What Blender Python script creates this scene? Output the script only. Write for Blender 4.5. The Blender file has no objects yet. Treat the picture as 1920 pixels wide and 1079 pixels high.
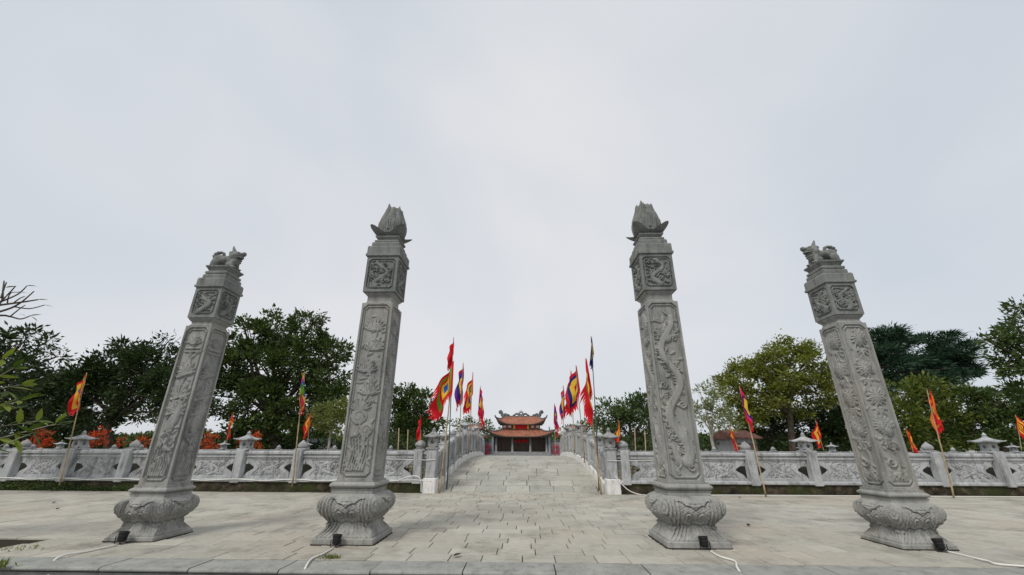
import bpy, bmesh, math, random
import numpy as np
from mathutils import Matrix, Vector, Euler
random.seed(7); RNG = np.random.default_rng(11)
R = math.radians
S = bpy.context.scene; COL = S.collection

# ------------------------------------------------------------------ camera, sky, sun, exposure
FPX, PITCH, YAW, ROLL, CX, PPY, EYE = 734.65, 0.3542, 0.0277, 0.0035, 0.084, 26.73, 1.6
cam = bpy.data.cameras.new('camera'); camo = bpy.data.objects.new('camera', cam); COL.objects.link(camo)
cam.sensor_width = 36; cam.lens = FPX/1920*36; cam.shift_y = PPY/1920; cam.clip_start = .05; cam.clip_end = 6000
camo.matrix_world = Matrix.Translation((CX, 0, EYE)) @ Matrix.Rotation(YAW, 4, 'Z') @ Matrix.Rotation(math.pi/2+PITCH, 4, 'X') @ Matrix.Rotation(ROLL, 4, 'Z')
S.camera = camo
SUN_EL, SUN_AZ = R(50), R(215)          # azimuth clockwise from +Y (view direction): behind the camera, to its left
w = bpy.data.worlds.new('World'); S.world = w; w.use_nodes = True
nt = w.node_tree; N = nt.nodes; L = nt.links; N.clear()
out = N.new('ShaderNodeOutputWorld'); mx = N.new('ShaderNodeMixShader')
b1 = N.new('ShaderNodeBackground'); b2 = N.new('ShaderNodeBackground')
sky = N.new('ShaderNodeTexSky'); sky.sky_type = 'NISHITA'; sky.sun_disc = False
sky.sun_elevation = SUN_EL; sky.sun_rotation = SUN_AZ; sky.dust_density = 3
L.new(sky.outputs[0], b1.inputs[0]); b1.inputs[1].default_value = .1
tc = N.new('ShaderNodeTexCoord'); mp = N.new('ShaderNodeMapping'); mp.inputs['Scale'].default_value = (1, 1, 1.35); mp.inputs['Location'].default_value = (.37, .1, .2)
n1 = N.new('ShaderNodeTexNoise'); n1.inputs['Scale'].default_value = 1.35; n1.inputs['Detail'].default_value = 3.5; n1.inputs['Roughness'].default_value = .5; n1.inputs['Distortion'].default_value = .35
cr = N.new('ShaderNodeValToRGB'); e = cr.color_ramp.elements
e[0].position = .33; e[0].color = (.515, .555, .605, 1); e[1].position = .68; e[1].color = (.64, .648, .668, 1)
L.new(tc.outputs['Generated'], mp.inputs[0]); L.new(mp.outputs[0], n1.inputs['Vector']); L.new(n1.outputs['Fac'], cr.inputs[0])
L.new(cr.outputs[0], b2.inputs[0]); b2.inputs[1].default_value = 1.0
mx.inputs[0].default_value = .93; L.new(b1.outputs[0], mx.inputs[1]); L.new(b2.outputs[0], mx.inputs[2]); L.new(mx.outputs[0], out.inputs[0])
sl = bpy.data.lights.new('sun', 'SUN'); sl.energy = 1.5; sl.angle = R(18); sl.color = (1, .96, .9)
so = bpy.data.objects.new('sun', sl); COL.objects.link(so); so.location = (-20, -20, 40)
sd = Vector((math.sin(SUN_AZ)*math.cos(SUN_EL), math.cos(SUN_AZ)*math.cos(SUN_EL), math.sin(SUN_EL)))
so.rotation_euler = sd.to_track_quat('Z', 'Y').to_euler()
S.view_settings.view_transform = 'Standard'; S.view_settings.look = 'None'; S.view_settings.exposure = .3; S.view_settings.gamma = 1
S.view_settings.use_curve_mapping = False
S.cycles.max_bounces = 6; S.cycles.transparent_max_bounces = 8

# ------------------------------------------------------------------ helpers
def ray(x, y):
    X, Y = x-960, y-539.5-PPY
    c, s = math.cos(-ROLL), math.sin(-ROLL); X, Y = X*c-Y*s, X*s+Y*c
    d = (X, FPX*math.cos(PITCH)+Y*math.sin(PITCH), FPX*math.sin(PITCH)-Y*math.cos(PITCH))
    c, s = math.cos(-YAW), math.sin(-YAW)
    return d[0]*c+d[1]*s, -d[0]*s+d[1]*c, d[2]
def at(x, y, Y):
    d = ray(x, y); t = Y/d[1]; return Vector((CX+t*d[0], Y, EYE+t*d[2]))
def atz(x, y, z=0):
    d = ray(x, y); t = (z-EYE)/d[2]; return Vector((CX+t*d[0], t*d[1], z))
def ppm(Y): return FPX/(Y*.94)*1.03

class MB:
    def __init__(s): s.v = []; s.f = []; s.n = 0
    def add(s, V, F):
        V = np.asarray(V, float).reshape(-1, 3); s.v.append(V)
        s.f += [tuple(i+s.n for i in f) for f in F]; s.n += len(V); return s
    def box(s, x0, x1, y0, y1, z0, z1, b=0.0):
        if b <= 0:
            V = [(x, y, z) for z in (z0, z1) for y in (y0, y1) for x in (x0, x1)]
            return s.add(V, [(0, 2, 3, 1), (4, 5, 7, 6), (0, 1, 5, 4), (1, 3, 7, 5), (3, 2, 6, 7), (2, 0, 4, 6)])
        bm = bmesh.new(); bmesh.ops.create_cube(bm, size=1)
        for v in bm.verts: v.co = Vector(((x0+x1)/2+v.co.x*(x1-x0), (y0+y1)/2+v.co.y*(y1-y0), (z0+z1)/2+v.co.z*(z1-z0)))
        bmesh.ops.bevel(bm, geom=bm.edges[:], offset=b, segments=1, affect='EDGES')
        return s.bm(bm)
    def bm(s, bm):
        bm.verts.index_update()
        s.add([v.co[:] for v in bm.verts], [[v.index for v in f.verts] for f in bm.faces]); bm.free(); return s
    def tube(s, pts, rad, n=6, cap=True):
        pts = [Vector(p) for p in pts]; m = len(pts)
        if not hasattr(rad, '__len__'): rad = [rad]*m
        V = []; F = []
        for i, p in enumerate(pts):
            t = (pts[min(i+1, m-1)]-pts[max(i-1, 0)])
            if t.length < 1e-9: t = Vector((0, 0, 1))
            t.normalize()
            a = t.cross(Vector((0, 0, 1)) if abs(t.z) < .95 else Vector((0, 1, 0))); a.normalize(); b = t.cross(a)
            for k in range(n):
                q = 2*math.pi*k/n; V.append(p+(a*math.cos(q)+b*math.sin(q))*rad[i])
        for i in range(m-1):
            for k in range(n):
                k2 = (k+1) % n; F.append((i*n+k, i*n+k2, (i+1)*n+k2, (i+1)*n+k))
        if cap: F.append(tuple(range(n))[::-1]); F.append(tuple(range((m-1)*n, m*n)))
        return s.add([v[:] for v in V], F)
    def lathe(s, prof, n=16, sq=0, c=(0, 0), capt=True):       # sq: 4-sided when 1
        V = []; F = []
        k = 4 if sq else n
        for r, z in prof:
            for i in range(k):
                a = 2*math.pi*(i+(.5 if sq else 0))/k; rr = r*math.sqrt(2) if sq else r
                V.append((c[0]+rr*math.cos(a), c[1]+rr*math.sin(a), z))
        for j in range(len(prof)-1):
            for i in range(k):
                i2 = (i+1) % k; F.append((j*k+i, j*k+i2, (j+1)*k+i2, (j+1)*k+i))
        F.append(tuple(range(k))[::-1])
        if capt: F.append(tuple(range((len(prof)-1)*k, len(prof)*k)))
        return s.add(V, F)
    def prismx(s, prof, x0, x1):                              # closed (y,z) outline swept along x
        k = len(prof); V = [(x0, y, z) for y, z in prof]+[(x1, y, z) for y, z in prof]
        F = [(i, (i+1) % k, k+(i+1) % k, k+i) for i in range(k)]+[tuple(range(k))[::-1], tuple(range(k, 2*k))]
        return s.add(V, F)
    def grid(s, P, close=False):                               # P (rows, cols, 3)
        P = np.asarray(P); r, c = P.shape[:2]; F = []
        for j in range(r-1):
            for i in range(c if close else c-1):
                i2 = (i+1) % c; F.append((j*c+i, j*c+i2, (j+1)*c+i2, (j+1)*c+i))
        return s.add(P.reshape(-1, 3), F)
    def xf(s, M):
        M = np.array(M); s.v = [V@M[:3, :3].T+M[:3, 3] for V in s.v]; return s
    def mesh(s, name, mat, smooth=False, fix=True):
        me = bpy.data.meshes.new(name); me.from_pydata(np.concatenate(s.v).tolist(), [], s.f)
        if mat: me.materials.append(mat)
        if fix:
            bm = bmesh.new(); bm.from_mesh(me); bmesh.ops.recalc_face_normals(bm, faces=bm.faces[:]); bm.to_mesh(me); bm.free()
        if smooth:
            me.shade_smooth()
        return me
    def build(s, name, mat, parent=None, smooth=False, fix=True): return link(name, s.mesh(name, mat, smooth, fix), parent)
def link(name, me, parent=None, loc=(0, 0, 0), rz=0, rx=0, sc=None):
    o = bpy.data.objects.new(name, me); COL.objects.link(o); o.parent = parent; o.location = loc; o.rotation_euler = (rx, 0, rz)
    if sc: o.scale = sc
    return o
def tag(o, label=None, cat=None, group=None, kind=None):
    for k, v in (('label', label), ('category', cat), ('group', group), ('kind', kind)):
        if v: o[k] = v
    return o
def thing(name, label, cat, loc=(0, 0, 0), rz=0, group=None): return tag(link(name, None, None, loc, rz), label, cat, group)
def smooth_by_angle(me, a=40):
    me.shade_smooth()
    bm = bmesh.new(); bm.from_mesh(me)
    for ed in bm.edges:
        if len(ed.link_faces) == 2 and ed.calc_face_angle(0) > R(a): ed.smooth = False
    bm.to_mesh(me); bm.free()
def catmull(pts, k=6):
    pts = [Vector(p) for p in pts]; out = []
    for i in range(len(pts)-1):
        p0, p1, p2, p3 = pts[max(i-1, 0)], pts[i], pts[i+1], pts[min(i+2, len(pts)-1)]
        for j in range(k):
            t = j/k; out.append(.5*((2*p1)+(p2-p0)*t+(2*p0-5*p1+4*p2-p3)*t*t+(3*p1-p0-3*p2+p3)*t**3))
    return out+[pts[-1]]

# ------------------------------------------------------------------ materials
class NT:
    def __init__(s, name):
        s.m = bpy.data.materials.new(name); s.m.use_nodes = True; s.t = s.m.node_tree; s.bsdf = s.t.nodes['Principled BSDF']
    def n(s, typ, **k):
        o = s.t.nodes.new(typ)
        for a, v in k.items(): setattr(o, a, v)
        return o
    def l(s, a, b): s.t.links.new(a, b)
    def pos(s, scale=(1, 1, 1), obj=False):
        g = s.n('ShaderNodeTexCoord').outputs['Object'] if obj else s.n('ShaderNodeNewGeometry').outputs['Position']
        m = s.n('ShaderNodeMapping'); m.inputs['Scale'].default_value = scale; s.l(g, m.inputs[0]); return m.outputs[0]
    def noise(s, vec, scale, detail=4, rough=.55, dist=0):
        o = s.n('ShaderNodeTexNoise'); o.inputs['Scale'].default_value = scale; o.inputs['Detail'].default_value = detail
        o.inputs['Roughness'].default_value = rough; o.inputs['Distortion'].default_value = dist; s.l(vec, o.inputs['Vector']); return o.outputs['Fac']
    def ramp(s, fac, stops, const=False):
        o = s.n('ShaderNodeValToRGB'); el = o.color_ramp.elements
        if const: o.color_ramp.interpolation = 'CONSTANT'
        while len(el) < len(stops): el.new(.5)
        for q, (p, c) in zip(el, stops): q.position = p; q.color = (c[0], c[1], c[2], 1) if hasattr(c, '__len__') else (c, c, c, 1)
        s.l(fac, o.inputs[0]); return o.outputs[0]
    def mix(s, a, b, fac, mode='MIX'):
        o = s.n('ShaderNodeMix', data_type='RGBA', blend_type=mode)
        for v, i in ((fac, 0), (a, 6), (b, 7)):
            if hasattr(v, 'is_linked'): s.l(v, o.inputs[i])
            elif i == 0: o.inputs[0].default_value = v
            else: o.inputs[i].default_value = (v[0], v[1], v[2], 1)
        return o.outputs[2]
    def math(s, op, a, b=0.0):
        o = s.n('ShaderNodeMath', operation=op)
        for v, i in ((a, 0), (b, 1)):
            if hasattr(v, 'is_linked'): s.l(v, o.inputs[i])
            else: o.inputs[i].default_value = v
        return o.outputs[0]
    def attr(s, name): return s.n('ShaderNodeAttribute', attribute_name=name).outputs['Fac']
    def done(s, col, rough=.9, bump=None, dist=.01, strength=.5, spec=.3):
        if hasattr(col, 'is_linked'): s.l(col, s.bsdf.inputs['Base Color'])
        else: s.bsdf.inputs['Base Color'].default_value = (col[0], col[1], col[2], 1)
        s.bsdf.inputs['Roughness'].default_value = rough; s.bsdf.inputs['Specular IOR Level'].default_value = spec
        if bump is not None:
            b = s.n('ShaderNodeBump'); b.inputs['Distance'].default_value = dist; b.inputs['Strength'].default_value = strength
            s.l(bump, b.inputs['Height']); s.l(b.outputs[0], s.bsdf.inputs['Normal'])
        return s.m
def stone_mat(name, lo, hi, stain=(.05, .05, .045), amount=.5, sc=1.0, warm=None, bump=.6):
    t = NT(name); p = t.pos(); st = t.pos((1, 1, .22))
    c = t.mix(lo, hi, t.ramp(t.noise(p, 2.2*sc, 6, .62), [(.3, 0), (.7, 1)]))
    if warm: c = t.mix(c, warm, t.ramp(t.noise(p, .9*sc, 3), [(.45, 0), (.75, .7)]))
    c = t.mix(c, stain, t.ramp(t.noise(st, 5*sc, 8, .68), [(.5, 0), (.74, amount)]))
    c = t.mix(c, stain, t.ramp(t.noise(t.pos((1, 1, .07)), 11*sc, 5, .7), [(.54, 0), (.72, amount*.6)]))
    c = t.mix(c, [min(1, q*1.35) for q in hi], t.ramp(t.noise(p, 8*sc, 6, .75), [(.58, 0), (.72, .5)]))
    fine = t.noise(p, 70, 5, .7)
    c = t.mix(c, t.ramp(fine, [(.3, .55), (.7, 1.3)]), .45, 'MULTIPLY')
    return t.done(c, .9, t.noise(p, 55, 8, .75), .012, bump, .25)
M = {}
M['pillar'] = stone_mat('pillar stone', (.26, .26, .245), (.40, .395, .365), (.075, .08, .075), .7, 1.25, (.33, .315, .27))
M['pillar_top'] = stone_mat('weathered capital stone', (.165, .175, .165), (.285, .29, .265), (.055, .06, .055), .75, 1.4)
M['wall'] = stone_mat('pale balustrade stone', (.33, .34, .34), (.53, .54, .54), (.06, .06, .055), .85, .9)
M['wall_dk'] = stone_mat('weathered balustrade stone', (.25, .255, .25), (.44, .445, .44), (.05, .05, .05), .85, 1.2)
M['white'] = stone_mat('limewashed kerb', (.72, .71, .68), (.84, .83, .80), (.07, .07, .06), .55, 1.6)
M['kerb'] = stone_mat('kerb slab', (.255, .26, .24), (.37, .37, .335), (.10, .095, .085), .6, 1.0)
t = NT('mossy plinth'); p = t.pos()
c = t.ramp(t.noise(p, 3, 7, .7), [(.32, (.018, .016, .012)), (.52, (.05, .042, .03)), (.64, (.12, .095, .065)), (.78, (.22, .18, .13))])
c = t.mix(c, (.05, .065, .02), t.ramp(t.noise(p, 1.1, 4), [(.45, 0), (.65, .75)])); M['plinth'] = t.done(c, .95, t.noise(p, 14, 8, .7), .06, 1, .1)
t = NT('wet black bank'); p = t.pos(); M['wet'] = t.done(t.ramp(t.noise(p, 1.5, 6, .7), [(.35, (.008, .009, .006)), (.6, (.03, .03, .02)), (.8, (.09, .08, .055))]), .8, t.noise(p, 6, 6), .08)
def paving(name, a, b, warm):
    t = NT(name); p = t.pos(); tint = t.attr('tint')
    c = t.mix(a, b, tint)
    c = t.mix(c, warm, t.ramp(t.noise(p, .32, 4, .6), [(.42, 0), (.68, .75)]))
    c = t.mix(c, (.13, .12, .10), t.ramp(t.noise(p, .9, 9, .72), [(.5, 0), (.74, .8)]))
    c = t.mix(c, (.30, .20, .14), t.ramp(t.noise(t.pos((1, 1.6, 1)), .95, 5, .6, .4), [(.62, 0), (.76, .5)]))
    c = t.mix(c, t.ramp(t.noise(t.pos((1, 5, 1)), 6, 6, .7), [(.3, .72), (.7, 1.18)]), .8, 'MULTIPLY')
    return t.done(c, .85, t.noise(p, 30, 8, .7), .01, .5, .25)
M['paving'] = paving('paving stone', (.365, .352, .30), (.475, .455, .39), (.43, .375, .305))
M['ramp'] = paving('ramp paving stone', (.345, .345, .30), (.47, .465, .405), (.43, .40, .34))
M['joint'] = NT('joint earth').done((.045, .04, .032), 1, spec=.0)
t = NT('yard paving'); p = t.pos(); M['yard'] = t.done(t.mix((.3, .28, .24), (.40, .38, .33), t.noise(p, .8, 6)), .9)
t = NT('pond water'); M['water'] = t.done((.02, .03, .022), .08, t.noise(t.pos(), 2, 4), .02, .2, .5)
t = NT('earth'); p = t.pos(); M['earth'] = t.done(t.mix((.07, .075, .035), (.13, .115, .07), t.noise(p, .6, 6)), 1)
t = NT('asphalt'); p = t.pos(); M['road'] = t.done(t.ramp(t.noise(p, 25, 6), [(.3, .10), (.7, .19)]), .95, t.noise(p, 90, 4), .008)
t = NT('wall block'); p = t.pos(); M['block'] = t.done(t.mix(t.ramp(t.noise(p, 2.4, 5), [(.3, (.10, .085, .06)), (.7, (.34, .30, .22))]), (.05, .05, .04), t.ramp(t.noise(p, 7, 6), [(.5, 0), (.7, .8)])), .95, t.noise(p, 25, 5), .02)
def leafmat(name, a, b, tr=.25):
    t = NT(name); c = t.mix(a, b, t.attr('tint')); t.done(c, .55, spec=.3)
    d = t.n('ShaderNodeBsdfTranslucent'); t.l(t.mix(c, (1.25, 1.35, .6), 1, 'MULTIPLY'), d.inputs[0])
    ms = t.n('ShaderNodeMixShader'); ms.inputs[0].default_value = tr; t.l(t.bsdf.outputs[0], ms.inputs[1]); t.l(d.outputs[0], ms.inputs[2])
    t.l(ms.outputs[0], t.t.nodes['Material Output'].inputs[0]); return t.m
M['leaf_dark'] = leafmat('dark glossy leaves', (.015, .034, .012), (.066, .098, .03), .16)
M['leaf_round'] = leafmat('deep green leaves', (.024, .052, .013), (.112, .155, .038), .2)
M['leaf_mid'] = leafmat('mid green leaves', (.034, .07, .022), (.14, .19, .065), .25)
M['leaf_olive'] = leafmat('olive yellow leaves', (.075, .098, .014), (.28, .29, .055), .33)
M['leaf_lime'] = leafmat('yellow green leaves', (.10, .125, .03), (.25, .27, .09), .3)
M['leaf_pale'] = leafmat('pale green leaves', (.13, .16, .07), (.34, .36, .20), .3)
M['leaf_pine'] = leafmat('bluish needle foliage', (.014, .040, .022), (.05, .105, .055), .1)
M['leaf_fore'] = leafmat('bright oblong leaves', (.055, .095, .013), (.20, .245, .04), .3)
M['leaf_orange'] = leafmat('orange red leaves', (.40, .03, .008), (.74, .12, .02), .3)
t = NT('bark'); p = t.pos((1, 1, .3)); M['bark'] = t.done(t.ramp(t.noise(p, 9, 6), [(.3, (.03, .025, .018)), (.7, (.11, .09, .065))]), .95, t.noise(p, 20, 5), .03)
t = NT('pale bark'); p = t.pos((1, 1, .3)); M['bark_pale'] = t.done(t.ramp(t.noise(p, 6, 6), [(.3, (.16, .145, .115)), (.7, (.42, .39, .33))]), .95, t.noise(p, 20, 5), .03)
t = NT('bamboo'); p = t.pos(); M['bamboo'] = t.done(t.ramp(t.noise(p, 3.5, 4), [(.3, (.23, .16, .08)), (.7, (.52, .40, .23))]), .6)
M['pole_dark'] = NT('dark pole').done((.10, .10, .09), .5)
M['black'] = NT('black painted metal').done((.012, .012, .013), .45)
M['lens'] = NT('lamp glass').done((.03, .03, .035), .1, spec=.6)
M['cable'] = NT('white cable').done((.72, .71, .66), .5)
t = NT('roof tile'); p = t.pos(); c = t.ramp(t.noise(p, 1.6, 7, .7), [(.28, (.15, .062, .042)), (.5, (.31, .12, .072)), (.72, (.42, .20, .13))])
wv = t.n('ShaderNodeTexWave'); wv.inputs['Scale'].default_value = 1.15; t.l(p, wv.inputs[0]); M['roof'] = t.done(c, .85, t.noise(p, 9, 4), .05, .6)
t = NT('dark timber'); p = t.pos((6, 6, .5)); M['timber'] = t.done(t.ramp(t.noise(p, 2, 6), [(.3, (.06, .047, .038)), (.7, (.19, .15, .12))]), .8)
t = NT('old brown roof'); M['roof_old'] = t.done(t.ramp(t.noise(t.pos(), 3, 6), [(.3, (.07, .032, .027)), (.7, (.18, .085, .07))]), .9)
M['column'] = stone_mat('temple stone', (.22, .23, .23), (.36, .365, .36), (.08, .08, .08), .5, .8)
M['slate'] = stone_mat('blue grey plaster', (.27, .32, .37), (.38, .43, .48), (.1, .1, .1), .5, .6)
M['ridge'] = stone_mat('dark ridge mortar', (.09, .10, .105), (.19, .205, .21), (.03, .03, .03), .6, 1)
M['white_plain'] = NT('white board').done((.75, .74, .72), .8)
M['red'] = NT('red cloth').done((.62, .02, .025), .8)
M['gold'] = NT('yellow cloth').done((.8, .5, .06), .8)
M['pink'] = NT('pink flowers').done((.45, .06, .12), .9)
M['dryleaf'] = NT('dry leaf').done((.05, .03, .02), .9)

# ------------------------------------------------------------------ ground, road, pond
def sheet(name, x0, x1, y0, y1, z0, z1, mat):
    return tag(MB().box(x0, x1, y0, y1, z0, z1).build(name, M[mat]), kind='structure')
sheet('ground', -3000, 3000, -300, 5000, -2.6, -2.2, 'earth')
sheet('road', -60, 60, -40, 6.24, -.6, -.30, 'road')
sheet('pond_water', -90, 90, 16.6, 30.1, -1.0, -.85, 'water')
sheet('far_yard', -400, 400, 30.6, 400, -2.0, -.004, 'yard')

def vtint(me, vals):
    a = me.attributes.new('tint', 'FLOAT', 'FACE'); a.data.foreach_set('value', np.asarray(vals, np.float32))
# plaza: base slab, 300 largest stones as parts, rest one stuff part
plaza = sheet('plaza', -34, 34, 6.77, 16.55, -.6, -.035, 'joint')
def slab_mesh(name, w, d, h, mat, tint, jit=.0):
    x, y = w/2, d/2; c = .006
    V = []
    for z, k in ((-h, 0), (-c, 0), (0, c)):
        V += [(-x+k, -y+k, z), (x-k, -y+k, z), (x-k, y-k, z), (-x+k, y-k, z)]
    V = np.array(V)
    F = [(8, 9, 10, 11)]+[(a+i, a+(i+1) % 4, a+4+(i+1) % 4, a+4+i) for a in (0, 4) for i in range(4)]
    return V, F
TW, TD = .62, .41
def row_tiles(x0, x1, off, W):
    xs = []; x = x0-off
    while x < x1:
        ww = W*random.choice((1, 1, 1, 1, .8, 1.25)); xs.append((x, x+ww)); x += ww
    return xs
tiles = []; y = 6.78; r = 0
hole_xy = (-8.75, 7.6)
while y < 16.3:
    for a, b in row_tiles(-25, 25, random.uniform(0, TW), TW):
        if abs((a+b)/2-hole_xy[0]-(-.35)) < .75 and abs(y+TD/2-hole_xy[1]) < .22: continue
        tiles.append(((a+b)/2, y+TD/2, b-a-.013, TD-.012))
    y += TD; r += 1
def tscore(q):
    x, yy = q[0], q[1]
    u = abs(x)/max(yy, 1)
    return (q[2]/yy)*(1.6*TD/yy**2)*40 if u < 1.25 else -1
tiles.sort(key=lambda q: -tscore(q))
variants = {}
def tile_obj(q, parent, mat, loc, rx=0, rz=0):
    key = (round(q[2], 2), round(q[3], 2), random.randrange(9), mat)
    if key not in variants:
        V, F = slab_mesh('s', q[2], q[3], .03, None, 0)
        me = bpy.data.meshes.new('paving_stone'); me.from_pydata(V.tolist(), [], F); me.materials.append(M[mat])
        vtint(me, [random.random()]*len(F)); variants[key] = me
    return link('paving_stone', variants[key], parent, loc, rz, rx)
for q in tiles[:300]:
    o = tile_obj(q, plaza, 'paving', (q[0], q[1], RNG.uniform(-.004, .003)), rx=RNG.normal(0, .003))
mb = MB(); tv = []
for q in tiles[300:]:
    V, F = slab_mesh('s', q[2], q[3], .03, None, 0); mb.add(V+[q[0], q[1], RNG.uniform(-.004, .003)], F); tv += [random.random()]*len(F)
o = mb.build('paving_stones', M['paving'], plaza, fix=False); vtint(o.data, tv); o['kind'] = 'stuff'
# front kerb: rounded nose slabs with a riser below
kerb = tag(MB().box(-34, 34, 6.30, 6.76, -.6, -.072).build('kerb', M['kerb']), kind='structure')
prof = [(6.75, -.055), (6.27, -.055), (6.25, -.045), (6.243, -.03), (6.25, -.014), (6.265, -.004), (6.285, 0), (6.75, 0)]
kme = {}
for k, jx in enumerate(np.arange(-13.98, 14, 1.27)):
    x0 = jx+.53; v = k % 4
    if v not in kme: kme[v] = MB().prismx([(y_-6.25, z_) for y_, z_ in prof], .008, 1.27-.008-.002*v).mesh('kerb_slab', M['kerb'])
    link('kerb_slab', kme[v], kerb, (x0, 6.25+RNG.uniform(-.006, .006), RNG.uniform(-.005, .003)))

# ------------------------------------------------------------------ carved relief
class Rel:
    def __init__(s, w, h, cell):
        s.w, s.h = w, h; s.nx = max(4, int(w/cell))+1; s.ny = max(4, int(h/cell))+1
        s.X, s.Y = np.meshgrid(np.linspace(-w/2, w/2, s.nx), np.linspace(0, h, s.ny)); s.H = np.zeros_like(s.X)
    def up(s, m, h): s.H = np.where(m, np.maximum(s.H, h), s.H)
    def leaf(s, x, y, ang, L_, W, ht=.02, rib=True):
        dx, dy = s.X-x, s.Y-y; c, q = math.cos(ang), math.sin(ang)
        t = (dx*c+dy*q)/L_; n = -dx*q+dy*c
        hw = W*np.sin(np.pi*np.clip(t, 0, 1)**.75)+1e-6; m = (t > 0) & (t < 1) & (np.abs(n) < hw)
        h = ht*(1-.55*(np.abs(n)/hw)**3)
        if rib: h = h-ht*.45*(np.abs(n) < W*.13)
        s.up(m, h)
    def stroke(s, pts, w0, w1, ht=.02):
        pts = np.asarray(pts, float); best = np.full(s.X.shape, 9.); wid = np.ones_like(best); k = len(pts)-1
        for i in range(k):
            a, b = pts[i], pts[i+1]; d = b-a; q = np.clip(((s.X-a[0])*d[0]+(s.Y-a[1])*d[1])/(d@d+1e-9), 0, 1)
            dist = np.hypot(s.X-a[0]-q*d[0], s.Y-a[1]-q*d[1]); ww = w0+(w1-w0)*(i+q)/k
            m = dist/ww < best; best = np.where(m, dist/ww, best)
        s.up(best < 1, ht*(1-.6*best**2.5))
    def disc(s, x, y, r, ht=.02): 
        d = np.hypot(s.X-x, s.Y-y)/r; s.up(d < 1, ht*(1-.5*d**2))
    def flower(s, x, y, r, n=9, ht=.024, a0=0.):
        for k in range(n): s.leaf(x, y, a0+2*math.pi*k/n, r, r*.24, ht*.8)
        for k in range(n): s.leaf(x, y, a0+2*math.pi*(k+.5)/n, r*.62, r*.17, ht)
        s.disc(x, y, r*.2, ht*1.15)
    def swirl(s, x, y, r, turns=1.4, sgn=1, w=.014, ht=.02, a0=0.):
        th = np.linspace(0, turns*2*np.pi, 20); rr = r*(1-th/th[-1]*.85)
        s.stroke(np.stack([x+rr*np.cos(a0+sgn*th), y+rr*np.sin(a0+sgn*th)], 1), w, w*.6, ht)
    def fan(s, x, y, L_, n=7, spread=1.25, a0=math.pi/2, ht=.022, W=None):
        for k in range(n):
            a = a0+spread*(2*k/(n-1)-1); s.leaf(x, y, a, L_*(1-.25*abs(2*k/(n-1)-1))*random.uniform(.85, 1.1), (W or L_*.13), ht*random.uniform(.75, 1))
    def frame(s, bx, by, cut, depth):
        """raised frame with notched corners; inside sunk, thin bead round it"""
        ax, ay = np.abs(s.X), np.abs(s.Y-s.h/2); hx, hy = s.w/2-bx, s.h/2-by
        e = np.minimum(hx-ax, hy-ay); e = np.minimum(e, (hx+hy-cut-ax-ay)*.72)
        inside = e > 0
        H = np.where(inside, -depth+np.minimum(s.H, depth*1.9), 0.)
        bead = (e > .035) & (e < .055); H = np.where(bead, np.maximum(H, -depth*.1), H)
        groove = (e > 0) & (e < .012); H = np.where(groove, -depth*1.25, H)
        s.H = H
    def mesh(s, name, mat):
        P = np.stack([s.X, -s.H, s.Y], -1); return smoothm(MB().grid(P).mesh(name, mat, fix=False))
def smoothm(me): smooth_by_angle(me, 50); return me
def wave(x, y0, y1, amp, n=1.5, ph=0., k=24):
    yy = np.linspace(y0, y1, k); return np.stack([x+amp*np.sin(ph+(yy-y0)/(y1-y0)*2*np.pi*n), yy], 1)
def scatter_leaves(r, n, L_, ht=.013):
    n = int(n*2.2)
    for _ in range(n): r.leaf(random.uniform(-r.w*.3, r.w*.3), random.uniform(.15, r.h-.3), random.uniform(0, 6.28), L_*random.uniform(.6, 1.2), L_*.16, ht)
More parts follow.
